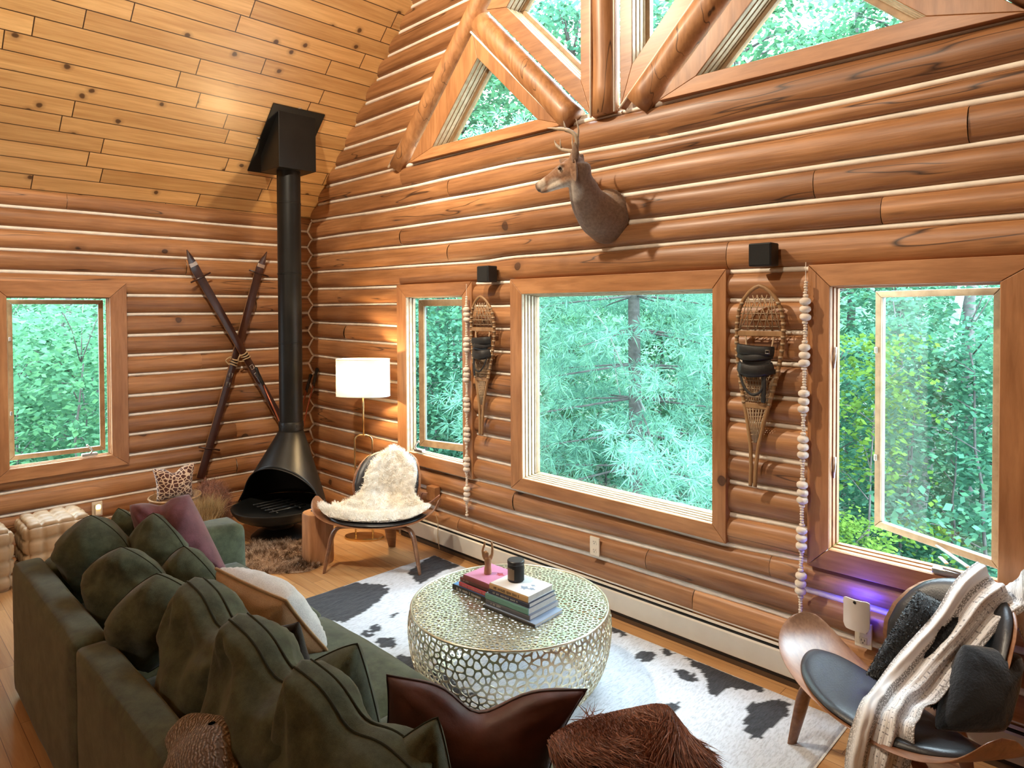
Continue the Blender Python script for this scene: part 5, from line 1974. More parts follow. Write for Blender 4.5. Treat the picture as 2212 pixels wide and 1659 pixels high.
TX, TY, TZ, TR_ = -2.375, 2.385, 0.42, 0.492
table = thing('drum_coffee_table', (TX, TY, 0), 'round pierced gold metal drum coffee table holding two stacks of books', 'coffee table')
rr = random.Random(12)
pts = []
stp = 0.0245
for i in range(-24, 25):
    for j in range(-26, 27):
        x, y = (i + 0.5 * (j % 2)) * stp, j * stp * 0.87
        if math.hypot(x, y) < TR_ + 0.06:
            pts.append((x + rr.uniform(-0.40, 0.40) * stp, y + rr.uniform(-0.40, 0.40) * stp))


def clamp_disc(q):
    return q if q.length < TR_ else q * (TR_ / q.length)


tb = MB()
lattice(tb, voronoi(pts), lambda p: p.length < TR_ - 0.002, lambda q: (TX + q.x, TY + q.y, TZ), 0.0027, clamp_disc)
o = tb.build('table_top', M['gold'], table)
s_ = o.modifiers.new('solid', 'SOLIDIFY')
s_.thickness = 0.004
TP = [(0.492, 0.42), (0.505, 0.37), (0.507, 0.30), (0.495, 0.21), (0.465, 0.12), (0.42, 0.05), (0.365, 0.008)]
PL = bez([(r, 0, z) for r, z in TP], 10)
acc = [0.0]
for a, b in zip(PL, PL[1:]):
    acc.append(acc[-1] + (b - a).length)
SLn = acc[-1]


def prof_at(s):
    s = max(0, min(SLn, s))
    for i in range(len(acc) - 1):
        if s <= acc[i + 1] + 1e-9:
            f = (s - acc[i]) / max(1e-9, acc[i + 1] - acc[i])
            return PL[i].lerp(PL[i + 1], f)
    return PL[-1]


CIR = 2 * PI * 0.5
pts = []
nc_, stp = 84, CIR / 84
for i in range(-6, nc_ + 6):
    for j in range(-2, int(SLn / (stp * 0.87)) + 3):
        h_ = random.Random((i % nc_) * 1000 + j + 5)
        pts.append(((i + 0.5 * (j % 2) + h_.uniform(-0.42, 0.42)) * stp, (j + h_.uniform(-0.42, 0.42)) * stp * 0.87))


def side_map(q):
    p = prof_at(q.y)
    a = q.x / 0.5
    return (TX + p.x * math.cos(a), TY + p.x * math.sin(a), p.z)


sb = MB()
lattice(sb, voronoi(pts), lambda p: 0 <= p.x < CIR and 0.0 <= p.y < SLn, side_map, 0.0030, lambda q: Vector((q.x, max(0.0, min(SLn, q.y)))))
o = sb.build('pierced_side', M['gold'], table)
s_ = o.modifiers.new('solid', 'SOLIDIFY')
s_.thickness = 0.004
for nm_, r_, z_ in (('top_ring', 0.494, 0.4195), ('bottom_ring', 0.365, 0.006)):
    MB().tube([(TX + r_ * math.cos(2 * PI * i / 96), TY + r_ * math.sin(2 * PI * i / 96), z_) for i in range(96)], 0.0062, 10, closed=True).build(nm_, M['gold'], table, True)

# ------------------------------------------------------------------ books
M['pages'] = plain('book_pages', (0.70, 0.68, 0.64), 0.9, var=0.08, scale=40)
M['mark_dark'] = plain('dark_print', (0.05, 0.035, 0.03), 0.6)
M['mark_pale'] = plain('pale_print', (0.55, 0.50, 0.46), 0.6)
M['mark_rose'] = plain('rose_print', (0.62, 0.25, 0.22), 0.6)


def book(x0, y0, w, d, z, h, rz, cover, spine, mark, label, nm=14, art=None, mseed=1):
    """spine along +x facing -y; (x0, y0) is the near left corner of the spine."""
    root = bpy.data.objects.new('book', None)
    root.location = (x0, y0, z)
    root.rotation_euler = (0, 0, rz)
    COL.objects.link(root)
    tag(root, label, 'book', None)
    c = MB()
    c.span((0, 0, 0), (w, d, 0.0022)).span((0, 0, h - 0.0022), (w, d, h))
    b = c.build('cover', cover, root, bevel=0.0008, seg=1)
    MB().prism([(0.0, 0.0), (-0.0025, 0.15 * h), (-0.003, 0.5 * h), (-0.0025, 0.85 * h), (0.0, h), (0.003, h), (0.003, 0)], 0, 0, w).build('spine', spine, root)
    MB().span((0.003, 0.003, 0.0022), (w - 0.003, d - 0.004, h - 0.0022)).build('page_block', M['pages'], root)
    if mark is not None:
        m_ = MB()
        r_ = random.Random(mseed)
        x = 0.12 * w
        k = 0
        while x < 0.84 * w and k < nm:
            ww = r_.uniform(0.004, 0.009)
            hh = h * r_.uniform(0.30, 0.48)
            # letter-like strokes: two stems and a bar
            for dx in (0, ww * 0.7):
                m_.span((x + dx, -0.0035, 0.5 * h - hh / 2), (x + dx + ww * 0.25, -0.0029, 0.5 * h + hh / 2))
            zz_ = 0.5 * h + r_.uniform(-0.4, 0.4) * hh
            m_.span((x, -0.0035, zz_), (x + ww * 0.9, -0.0029, zz_ + hh * 0.18))
            x += ww + (0.010 if r_.random() < 0.2 else 0.0025)
            k += 1
        m_.build('spine_print', mark, root)
    if art is not None:
        art(root, w, d, h)
    return root


def cov(name, c, **k):
    return plain(name, c, 0.4, var=0.06, **k)


def blob_art(mat, spots):
    def f(root, w, d, h):
        m_ = MB()
        for sx, sy, r in spots:
            n = 22
            m_.add([(w * sx + r * (1 + 0.35 * math.sin(3 * a * 2 * PI / n + sx * 9)) * math.cos(2 * PI * a / n), d * sy + 0.8 * r * (1 + 0.3 * math.sin(5 * a * 2 * PI / n)) * math.sin(2 * PI * a / n), h + 0.0004) for a in range(n)], [tuple(range(n))])
        m_.build('cover_print', mat, root)
    return f


cb_ = {k: cov('book_' + k, c) for k, c in dict(black=(0.02, 0.02, 0.02), blue=(0.10, 0.28, 0.62), crimson=(0.42, 0.06, 0.085), wine=(0.14, 0.045, 0.045), pink=(0.55, 0.22, 0.38), grey=(0.24, 0.24, 0.28), dgrey=(0.10, 0.10, 0.12), teal=(0.13, 0.30, 0.27), navy=(0.03, 0.035, 0.07), cream=(0.76, 0.77, 0.78), buff=(0.52, 0.32, 0.15), maroon=(0.20, 0.045, 0.05), slate=(0.26, 0.33, 0.46)).items()}
zt = TZ + 0.001
book(-2.700, 2.285, 0.275, 0.235, zt, 0.028, 0.02, cb_['blue'], cb_['black'], M['mark_pale'], 'black-spined book with a blue cover at the bottom of the stack under the figurine', 16, None, 2)
book(-2.655, 2.292, 0.235, 0.215, zt + 0.0285, 0.023, 0.03, cb_['grey'], cb_['crimson'], M['mark_rose'], 'crimson-spined book second from the bottom under the figurine', 18, None, 3)
book(-2.655, 2.300, 0.235, 0.225, zt + 0.052, 0.022, 0.02, cb_['dgrey'], cb_['wine'], M['mark_pale'], 'dark wine book just below the pink one', 4, None, 4)
book(-2.618, 2.290, 0.195, 0.205, zt + 0.0745, 0.024, 0.02, cb_['pink'], cb_['maroon'], None, 'pink book on top of its stack with the figurine standing on it', 0, blob_art(cb_['crimson'], [(0.72, 0.62, 0.022)]), 5)
book(-2.420, 2.245, 0.330, 0.215, zt, 0.016, 0.06, cb_['slate'], cb_['black'], None, 'widest slate blue book at the bottom of the stack under the candle', 0, None, 6)
book(-2.418, 2.262, 0.285, 0.225, zt + 0.0165, 0.022, 0.05, cb_['grey'], cb_['dgrey'], M['mark_pale'], 'grey book with a pale spine label, second from the bottom under the candle', 6, None, 7)
book(-2.422, 2.262, 0.280, 0.215, zt + 0.039, 0.031, 0.05, cb_['slate'], cb_['teal'], None, 'thick teal-spined book in the middle of the stack under the candle', 0, None, 8)
book(-2.408, 2.270, 0.265, 0.200, zt + 0.0705, 0.021, 0.05, cb_['navy'], cb_['navy'], M['mark_pale'], 'navy book just below the cream one', 16, None, 9)
book(-2.402, 2.272, 0.250, 0.190, zt + 0.092, 0.030, 0.05, cb_['cream'], cb_['buff'], M['mark_dark'], 'white-covered book with a buff spine on top of its stack under the candle', 15, blob_art(cb_['slate'], [(0.68, 0.35, 0.022), (0.82, 0.42, 0.016), (0.74, 0.6, 0.012)]), 10)

zc_ = zt + 0.092 + 0.0305
cx_, cy_ = -2.33, 2.385
cd = thing('candle_jar', (cx_, cy_, zc_), 'black jar candle with a flat lid and a brown label on the books', 'candle')
MB().lathe([(0.0, 0.0), (0.038, 0.0), (0.0415, 0.004), (0.0415, 0.083), (0.0, 0.083)], (cx_, cy_, zc_), 40).build('jar', M['black'], cd, True, auto=40)
MB().lathe([(0.0, 0.0835), (0.042, 0.0835), (0.0432, 0.086), (0.0432, 0.101), (0.040, 0.104), (0.0, 0.104)], (cx_, cy_, zc_), 40).build('lid', cov('lid_dark', (0.022, 0.024, 0.028)), cd, True, auto=40)
lb = MB()
G = []
for i in range(13):
    a = math.radians(-62 - 58 + 5.2 * i)
    top = 0.066 if i > 9 else 0.070
    G.append([(cx_ + 0.0419 * math.cos(a), cy_ + 0.0419 * math.sin(a), zc_ + z) for z in (0.012, 0.04, top)])
lb.grid(G)
lb.build('label', cov('kraft_label', (0.20, 0.13, 0.08)), cd, True)

zf = zt + 0.0745 + 0.0248
fx, fy = -2.535, 2.385
M['bronze'] = plain('carved_figure', (0.42, 0.24, 0.12), 0.35, 0.35, 0.5, 0.2, 30)
fg = MB()
fg.tube([(fx, fy, zf), (fx, fy, zf + 0.02), (fx + 0.002, fy, zf + 0.045), (fx + 0.001, fy, zf + 0.065), (fx, fy + 0.001, zf + 0.083), (fx, fy, zf + 0.094)], [0.021, 0.0195, 0.0165, 0.019, 0.018, 0.009], 16)
fg.lathe([(0.0, -0.016), (0.009, -0.012), (0.013, -0.002), (0.012, 0.009), (0.006, 0.016), (0.0, 0.018)], (fx - 0.003, fy - 0.007, zf + 0.104), 14)
dx, dy = 0.72 * 0.02, 0.69 * 0.02
for s in (-1, 1):
    fg.tube(bez([(fx + s * dx * 0.7, fy + s * dy * 0.7, zf + 0.078), (fx + s * dx * 1.15, fy + s * dy * 1.15, zf + 0.100), (fx + s * dx * 1.25, fy + s * dy * 1.25, zf + 0.125), (fx + s * dx * 1.0 + 0.004, fy + s * dy * 1.0, zf + 0.150), (fx + s * dx * 0.9 + 0.004, fy + s * dy * 0.9, zf + 0.168)], 5), [0.0095] * 5 + [0.008] * 5 + [0.0065] * 5 + [0.0058] * 5 + [0.005], 10)
fo = fg.build('figurine', M['bronze'], None, True)
rm = fo.modifiers.new('remesh', 'REMESH')
rm.mode = 'VOXEL'
rm.voxel_size = 0.0022
rm.use_smooth_shade = True
smm = fo.modifiers.new('smooth', 'SMOOTH')
smm.iterations = 4
tag(fo, 'small carved figurine of a torso with both arms raised on the pink book', 'figurine')

# ------------------------------------------------------------------ baseboard heater
he = thing('baseboard_heater', (-2.0, 3.37, 0), 'long white baseboard heater with dark slots along the gable wall floor', 'heater')
hx0, hx1 = -4.62, 1.05
MB().span((hx0, 3.380, 0.012), (hx1, 3.392, 0.212)).span((hx0, 3.358, 0.205), (hx1, 3.392, 0.212)).build('back_plate', M['heater'], he)
MB().prism([(3.330, 0.055), (3.332, 0.052), (3.340, 0.052), (3.340, 0.160), (3.346, 0.168), (3.340, 0.172), (3.330, 0.165)], 0, hx0, hx1).build('front_panel', M['heater'], he)
MB().prism([(3.343, 0.186), (3.357, 0.192), (3.357, 0.195), (3.343, 0.189)], 0, hx0, hx1).build('damper', M['heater'], he)
MB().span((hx0 + 0.005, 3.343, 0.03), (hx1 - 0.005, 3.379, 0.18)).build('fin_element', M['black'], he)
MB().span((hx0, 3.345, 0.001), (hx1, 3.380, 0.028)).build('floor_gap_shade', M['jamb_dark'], he)  # dark strip standing in for the shadowed gap below the front panel
MB().span((hx0 - 0.006, 3.328, 0.012), (hx0, 3.392, 0.21)).build('end_cap', M['heater'], he, bevel=0.003)

# ------------------------------------------------------------------ outlets and plug-in lights
M['glow_yellow'] = NT('night_light_glow')
_t = M['glow_yellow']
M['glow_yellow'] = _t.done(_t.n('ShaderNodeEmission', Color=(1.0, 0.62, 0.16, 1), Strength=6.0))
_t = NT('blue_led')
M['glow_blue'] = _t.done(_t.n('ShaderNodeEmission', Color=(0.03, 0.03, 1.0, 1), Strength=200.0))


def outlet(loc, ax, label):
    x, y, z = loc
    r = thing('wall_outlet', loc, label, 'outlet')
    R = Matrix.Identity(3) if ax == 'y' else Matrix.Rotation(-PI / 2, 3, 'Z')
    P = lambda a, b, c: Vector(loc) + R @ Vector((a, b, c))
    MB().box(P(0, 0, 0), (0.074, 0.012, 0.118) if ax == 'y' else (0.012, 0.074, 0.118)).build('cover_plate', M['white_plastic'], r, bevel=0.004)
    for k in (-0.026, 0.026):
        f_ = MB().box(P(0, -0.0065, k), (0.034, 0.004, 0.030) if ax == 'y' else (0.004, 0.034, 0.030)).build('receptacle', M['white_plastic'], r, bevel=0.0015)
        h_ = MB()
        for dx_ in (-0.007, 0.007):
            h_.box(P(dx_, -0.0087, k + 0.004), (0.0024, 0.0008, 0.010) if ax == 'y' else (0.0008, 0.0024, 0.010))
        h_.box(P(0, -0.0087, k - 0.008), (0.005, 0.0008, 0.005) if ax == 'y' else (0.0008, 0.005, 0.005))
        h_.build('slots', M['black'], f_)
    return r


outlet((-2.567, 3.338, 0.412), 'y', 'cream wall outlet under the large picture window')
outlet((-1.005, 3.330, 0.385), 'y', 'cream wall outlet below the blue-glowing plug-in device')
outlet((-6.115, 1.468, 0.318), 'x', 'wall outlet holding the night light beside the woven poufs')
nl = thing('night_light', (-6.095, 1.468, 0.33), 'small glowing yellow night light plugged in near the woven poufs', 'night light')
MB().box((-6.092, 1.468, 0.318), (0.030, 0.044, 0.085)).build('body', M['white_plastic'], nl, bevel=0.006, seg=3)
MB().lathe([(0.0, 0.322), (0.016, 0.324), (0.019, 0.338), (0.016, 0.356), (0.0, 0.362)], (-6.078, 1.468, 0), 20).build('lens', M['glow_yellow'], nl, True)
dv = thing('plug_in_device', (-1.018, 3.28, 0.50), 'curved off-white plug-in unit glowing blue behind it beside the shell chair', 'plug-in light')
mb = MB()
G, G2 = [], []
for i in range(17):
    u = -1 + 2 * i / 16
    x = -1.018 + 0.056 * u
    y = 3.252 + 0.018 * u * u
    r_ = 0.016 * (max(0, abs(u) - 0.7) / 0.3) ** 2
    G.append([(x, y, z) for z in (0.425 + r_ * 1.3, 0.46, 0.50, 0.54, 0.567 - r_ * 0.5)])
    G2.append([(x, y + 0.008, z) for z in (0.425 + r_ * 1.3, 0.46, 0.50, 0.54, 0.567 - r_ * 0.5)])
mb.grid(G)
mb.grid(G2[::-1])
mb.grid([[a[-1], b[-1]] for a, b in zip(G, G2)])
mb.grid([[b[0], a[0]] for a, b in zip(G, G2)])
mb.grid([[a, b] for a, b in zip(G2[0], G[0])])
mb.grid([[a, b] for a, b in zip(G[-1], G2[-1])])
fc = mb.build('front_panel', cov('device_shell', (0.66, 0.60, 0.56)), dv, True, auto=50)
MB().lathe([(0.0, 0.0), (0.007, 0.0), (0.006, 0.002), (0.0, 0.002)], Vector((-1.02, 3.2515, 0.556)), 14, M=Matrix.Rotation(PI / 2, 3, 'X')).build('sensor', M['black'], fc)
MB().span((-1.048, 3.264, 0.435), (-0.988, 3.322, 0.52)).build('body', cov('device_body', (0.5, 0.46, 0.44)), dv, bevel=0.006)
MB().span((-1.040, 3.272, 0.523), (-0.985, 3.300, 0.530)).build('blue_light', M['glow_blue'], dv)

# ------------------------------------------------------------------ loudspeakers on the wall
for x, z, lab in ((-3.485, 2.150, 'small black cube loudspeaker above the narrow window'), (-1.465, 2.166, 'small black cube loudspeaker between picture window and casement')):
    sp_o = thing('loudspeaker', (x, 3.27, z), lab, 'loudspeaker')
    MB().box((x, 3.287, z), (0.118, 0.092, 0.116)).build('cabinet', M['black'], sp_o, bevel=0.008, seg=3)
    MB().box((x, 3.240, z), (0.106, 0.006, 0.104)).build('grille', plain('speaker_cloth' , (0.013, 0.013, 0.013), 0.95, bump=0.5, bscale=600), sp_o, bevel=0.002)
    MB().span((x - 0.02, 3.33, z - 0.02), (x + 0.02, 3.368, z + 0.02)).build('bracket', M['black'], sp_o)

# ------------------------------------------------------------------ bead garlands
M['bead'] = plain('pale_wood_bead', (0.74, 0.65, 0.56), 0.75, var=0.14, scale=25)


def bead_mesh(nm, r, h):
    k = 9
    pr = [(0.0, -h / 2)] + [(r * (1 - abs(-1 + 2 * i / k) ** 2.6) ** 0.5 if 0 < i < k else r * 0.35, -h / 2 + h * i / k) for i in range(k + 1)] + [(0.0, h / 2)]
    b = MB().lathe(pr, (0, 0, 0), 16)
    me = bpy.data.meshes.new(nm)
    me.from_pydata([tuple(p) for p in b.v], [], b.f)
    me.materials.append(M['bead'])
    me.polygons.foreach_set('use_smooth', [True] * len(me.polygons))
    return me


BIG, SMALL, MID = bead_mesh('bead_big', 0.0265, 0.038), bead_mesh('bead_small', 0.0095, 0.0125), bead_mesh('bead_mid', 0.0135, 0.017)


def garland(x0, x1, z0, z1, y, label, seed):
    root = thing('bead_garland', (x0, y, z0), label, 'bead garland')
    rr = random.Random(seed)
    z = z0
    seq = ['s'] * 5 + ['m']
    while len(seq) < 400:
        seq += ['b', 'b', 'b', 'm'] + ['s'] * 6 + ['m']
    cnt = 0
    MB().tube([(x0, y, z0 + 0.09), (x0, y, z0), (x0 + (x1 - x0) * 0.5, y, (z0 + z1) / 2), (x1, y, z1)], 0.0018, 5).build('string', M['bead'], root)
    for k in seq:
        me, h = {'b': (BIG, 0.038), 's': (SMALL, 0.0125), 'm': (MID, 0.017)}[k]
        z -= h
        if z < z1 or cnt >= 98:
            break
        o = bpy.data.objects.new('bead', me)
        COL.objects.link(o)
        o.parent = root
        f = (z0 - z) / (z0 - z1)
        o.location = (x0 + (x1 - x0) * f - x0 + rr.uniform(-0.0015, 0.0015), rr.uniform(-0.002, 0.002), z + h / 2 - z0)
        o.rotation_euler = (rr.uniform(-0.12, 0.12), rr.uniform(-0.12, 0.12), rr.uniform(0, 6))
        cnt += 1
    return root


garland(-3.728, -3.738, 1.998, 0.33, 3.305, 'string of pale wooden beads hanging beside the narrow window', 1)
garland(-1.262, -1.282, 2.030, 0.375, 3.300, 'string of pale wooden beads hanging beside the open casement window', 2)

# ------------------------------------------------------------------ snowshoes
M['ash'] = wood('bent_ash', (0.300, 0.165, 0.075), (0.440, 0.270, 0.130), (8, 8, 1.4), 0, 0.5, 0.1, 0.1, 0.1, crack=False)
M['rawhide'] = plain('rawhide', (0.36, 0.25, 0.15), 0.6, var=0.25, scale=25)
M['strap'] = plain('black_strap', (0.015, 0.014, 0.014), 0.55, var=0.3, scale=20, bump=0.3, bscale=80)


def snowshoe(xt, xb, zt_, zb, y0, label, seed, flip):
    root = thing('snowshoe', ((xt + xb) / 2, y0, zb), label, 'snowshoe')
    H = zt_ - zb
    W = [(0.0, 0.012), (0.10, 0.013), (0.20, 0.020), (0.32, 0.043), (0.45, 0.074), (0.58, 0.102), (0.70, 0.120), (0.80, 0.122), (0.88, 0.110), (0.94, 0.082), (0.98, 0.042), (1.0, 0.0)]
    cx = lambda v: xb + (xt - xb) * v
    yy = lambda v: y0 - 0.012 - 0.028 * max(0, (v - 0.75) / 0.25) ** 1.6
    hw = lambda v: interp(W, v)
    vs_ = [i / 44 for i in range(45)]
    pth = [(cx(v) - hw(v), yy(v), zb + H * v) for v in vs_] + [(cx(v) + hw(v), yy(v), zb + H * v) for v in vs_[::-1][1:]]
    MB().tube(bez(pth, 2), 0.0105, 8, flat=(0.9, 1.0), up=(0, 1, 0)).build('frame', M['ash'], root, True)
    for v in (0.765, 0.405):
        w_ = hw(v)
        MB().box((cx(v), yy(v), zb + H * v), (2 * w_, 0.012, 0.028)).build('crossbar', M['ash'], root, bevel=0.003)
    lc = MB()
    r_ = random.Random(seed)

    def lace(v0, s0, v1, s1, r=0.0026):
        a = Vector((cx(v0) + s0 * hw(v0), yy(v0) + r_.uniform(-.002, .002), zb + H * v0))
        b = Vector((cx(v1) + s1 * hw(v1), yy(v1) + r_.uniform(-.002, .002), zb + H * v1))
        lc.tube([a, b], r, 5)
    for k in range(6):      # toe net
        s = -0.9 + 1.8 * k / 5
        lace(0.775, s, 0.955, max(-0.9, min(0.9, s + 0.75)))
        lace(0.775, s, 0.955, max(-0.9, min(0.9, s - 0.75)))
    for k in range(5):
        v = 0.80 + 0.032 * k
        lace(v, -0.97, v, 0.97)
    for s in (-0.62, 0.62):   # straps from the bar to the binding
        lace(0.76, s, 0.56, s * 0.75, 0.0045)
    for k in range(12):     # body net
        s = -0.9 + 1.8 * k / 11
        lace(0.42, s, 0.60, max(-0.92, min(0.92, s + 0.5)), 0.0032)
        lace(0.42, s, 0.60, max(-0.92, min(0.92, s - 0.5)), 0.0032)
    for k in range(9):
        v = 0.43 + 0.02 * k
        lace(v, -0.95, v, 0.95, 0.0032)
    for k in range(7):      # tail net
        s = -0.8 + 1.6 * k / 6
        lace(0.40, s, 0.22, s * 0.4, 0.0036)
    for k in range(10):
        v = 0.22 + 0.018 * k
        lace(v, -0.9, v + 0.01, 0.9, 0.0026)
    for k in range(16):     # wrapped edges
        v = 0.42 + 0.033 * k
        for sd in (-1, 1):
            p = Vector((cx(v) + sd * hw(v), yy(v), zb + H * v))
            lc.tube([p + Vector((0, 0, -0.006)), p + Vector((0, 0, 0.006))], 0.0125, 8)
    lc.build('lacing', M['rawhide'], root, True)
    yb_ = y0 - 0.045
    bd = MB()
    c0 = cx(0.62)

    def strap(pts, w=0.018, th=0.25):
        bd.tube(bez([(c0 + flip * a, yb_ + b, zb + H * c) for a, b, c in pts], 7), w, 8, flat=(th, 1.0), up=(0, 1, 0))
    strap([(-0.105, 0.02, 0.690), (-0.07, -0.015, 0.688), (0.0, -0.02, 0.682), (0.065, -0.005, 0.680), (0.085, 0.02, 0.678)], 0.026)
    strap([(-0.100, 0.02, 0.665), (-0.05, -0.012, 0.650), (0.02, -0.018, 0.655), (0.08, 0.015, 0.665)], 0.022)
    strap([(-0.098, 0.02, 0.600), (-0.06, -0.025, 0.592), (0.0, -0.030, 0.585), (0.05, -0.01, 0.590), (0.085, 0.02, 0.60)], 0.030)
    strap([(-0.085, 0.015, 0.575), (-0.03, -0.02, 0.565), (0.06, 0.01, 0.572)], 0.016)
    strap([(-0.085, 0.0, 0.57), (-0.055, -0.01, 0.50), (-0.01, -0.012, 0.465), (0.035, -0.01, 0.49), (0.055, 0.0, 0.57)], 0.007, 0.5)
    strap([(0.045, -0.005, 0.58), (0.047, -0.008, 0.50), (0.043, -0.005, 0.43)], 0.012, 0.25)
    bind = bd.build('binding', M['strap'], root, True)
    MB().box((c0 + flip * 0.0, yb_ + 0.012, zb + H * 0.63), (0.15, 0.012, 0.085)).build('toe_plate', cov('grey_rubber', (0.05, 0.05, 0.052)), root, bevel=0.006)
    bk_ = MB()
    for a, c in ((0.07, 0.679), (0.03, 0.588)):
        bk_.tube([(c0 + flip * a - 0.010, yb_ - 0.02, zb + H * c - 0.008), (c0 + flip * a + 0.010, yb_ - 0.02, zb + H * c - 0.008), (c0 + flip * a + 0.010, yb_ - 0.02, zb + H * c + 0.008), (c0 + flip * a - 0.010, yb_ - 0.02, zb + H * c + 0.008)], 0.0022, 6, closed=True)
    bk_.build('buckle', M['steel'], bind, True)
    return root


snowshoe(-3.548, -3.580, 1.992, 0.985, 3.318, 'wooden snowshoe with black straps hanging beside the narrow window', 1, -1)
snowshoe(-1.482, -1.528, 2.012, 0.985, 3.318, 'wooden snowshoe with black straps between the picture window and the casement', 2, 1)

# ------------------------------------------------------------------ crossed skis and poles
M['ski'] = wood('dark_ski', (0.028, 0.009, 0.006), (0.070, 0.022, 0.013), (6, 6, 1.2), 0, 0.28, 0.5, 0.05, 0.05, crack=False)
M['ski_edge'] = plain('ski_edge', (0.34, 0.19, 0.10), 0.4)
M['rope'] = plain('tan_leather_strap', (0.52, 0.38, 0.22), 0.7, var=0.2, scale=20)


def ski(tip, tail, x, label, seed, pegs, stow):
    """tip/tail as (y, z) on the left wall."""
    root = thing('ski', (x, tip[0], tail[1]), label, 'ski')
    T, E = Vector((x, tip[0], tip[1])), Vector((x, tail[0], tail[1]))
    d = (T - E)
    Ln = d.length
    d.normalize()
    s = Vector((1, 0, 0)).cross(d).normalized()
    n = Vector((1, 0, 0))

    def sec(f):
        w = interp([(0, 0.034), (0.1, 0.033), (0.45, 0.030), (0.85, 0.036), (0.925, 0.038), (0.965, 0.024), (1.0, 0.002)], f)
        th = interp([(0, 0.006), (0.4, 0.012), (0.6, 0.012), (0.9, 0.006), (1, 0.004)], f)
        lift = 0.02 * math.sin(f * PI) * 0.6 + 0.055 * max(0, (f - 0.90) / 0.10) ** 1.8
        return w, th, E + d * (Ln * f) + n * lift
    fs = [i / 60 for i in range(61)]
    mb, me_ = MB(), MB()
    G = []
    for f in fs:
        w, th, c = sec(f)
        G.append([c - s * w - n * th, c - s * w + n * th, c - s * w * 0.25 + n * (th + 0.003), c + s * w * 0.25 + n * (th + 0.003), c + s * w + n * th, c + s * w - n * th, c - s * w - n * th])
    mb.grid(G)
    mb.build('board', M['ski'], root, True, auto=35)
    e_ = MB()
    for sd in (-1, 1):
        e_.grid([[sec(f)[2] + s * sd * (sec(f)[0] + 0.0006) + n * sec(f)[1] * q for q in (-0.9, 0.6)] for f in fs[:56]])
    e_.build('edge', M['ski_edge'], root)
    w, th, c = sec(0.935)
    MB().box(c + n * (th + 0.003), (0.006, 0.070, 0.035), Matrix(((n.x, s.x, d.x), (n.y, s.y, d.y), (n.z, s.z, d.z)))).build('tip_guard', M['steel'], root, bevel=0.002)
    R = Matrix(((n.x, s.x, d.x), (n.y, s.y, d.y), (n.z, s.z, d.z)))
    for f in pegs:
        w, th, c = sec(f)
        MB().tube([c - s * 0.095 + n * 0.012, c + s * 0.095 + n * 0.012], 0.008, 8).build('peg', M['ski'], root, True)
    for f in (0.44, 0.40):
        w, th, c = sec(f)
        pl = MB()
        q = c + n * (th + 0.006)
        pl.tube([q - s * 0.014 - d * 0.02, q + s * 0.014 - d * 0.02, q + s * 0.014 + d * 0.02, q - s * 0.014 + d * 0.02], 0.004, 6, closed=True)
        pl.build('binding_plate', M['steel'], root, True)
    w, th, c = sec(0.50)
    bs = MB()
    for k in range(3):
        f = 0.485 + 0.012 * k
        w, th, c = sec(f)
        bs.tube([c + (s * math.cos(a) * (w + 0.006) + n * (math.sin(a) * (th + 0.012) + 0.002)) + d * 0.004 * math.sin(a * 2 + k) for a in [2 * PI * i / 16 for i in range(16)]], 0.0065, 6, closed=True)
    w, th, c = sec(0.505)
    bs.tube(bez([c + s * 0.03 + n * 0.02, c + s * 0.06 + n * 0.05 + d * 0.02, c + s * 0.085 + n * 0.03 - d * 0.02, c + s * 0.04 + n * 0.025 - d * 0.05], 6), 0.006, 6)
    bs.build('strap', M['rope'], root, True)
    return root


ski((2.140, 2.420), (3.155, 0.560), -6.055, 'long dark wooden ski leaning toward the stove pipe, upper one of the crossed pair', 1, (0.875,), 1)
ski((2.872, 2.448), (2.262, 0.420), -6.100, 'long dark wooden ski slanting down toward the leopard pillow, under its partner', 2, (0.90, 0.125), 1)
M['pole'] = plain('copper_pole', (0.42, 0.12, 0.06), 0.3, 0.4)


def ski_pole(top, bot, label):
    root = thing('ski_pole', bot, label, 'ski pole')
    T, B = Vector(top), Vector(bot)
    d = (T - B).normalized()
    MB().tube([B, T], [0.006, 0.008], 10).build('shaft', M['pole'], root, True)
    MB().tube([T - d * 0.02, T + d * 0.02, T + d * 0.09, T + d * 0.135, T + d * 0.145], [0.013, 0.016, 0.014, 0.018, 0.010], 12).build('grip', M['black'], root, True)
    s = d.orthogonal().normalized()
    MB().tube(bez([T + d * 0.12, T + d * 0.07 + Vector((0.045, -0.03, 0)), T - d * 0.03 + Vector((0.05, -0.02, 0)), T + d * 0.0 + Vector((0.02, -0.01, 0)), T + d * 0.11], 6), 0.006, 6, flat=(0.4, 1.6)).build('wrist_strap', M['strap'], root, True)
    MB().tube([B + d * 0.08 + (s * math.cos(a) + d.cross(s) * math.sin(a)) * 0.055 for a in [2 * PI * i / 24 for i in range(24)]], 0.004, 6, closed=True).build('basket', M['strap'], root, True)
    return root


ski_pole((-6.03, 2.80, 1.24), (-5.98, 3.17, 0.33), 'copper ski pole lying against the upper crossed ski')
ski_pole((-6.060, 3.275, 1.13), (-6.06, 2.99, 0.25), 'copper ski pole with black grip standing in the log corner')
ski_pole((-6.00, 3.315, 1.19), (-6.045, 3.07, 0.25), 'taller copper ski pole crossing its partner in the log corner')

# ------------------------------------------------------------------ deer mount
t = NT('deer_hide')
geo = t.n('ShaderNodeNewGeometry').outputs['Position']


def dist(c):
    return t.n('ShaderNodeVectorMath', {'operation': 'DISTANCE'}, _0=geo, _1=c).outputs['Value']


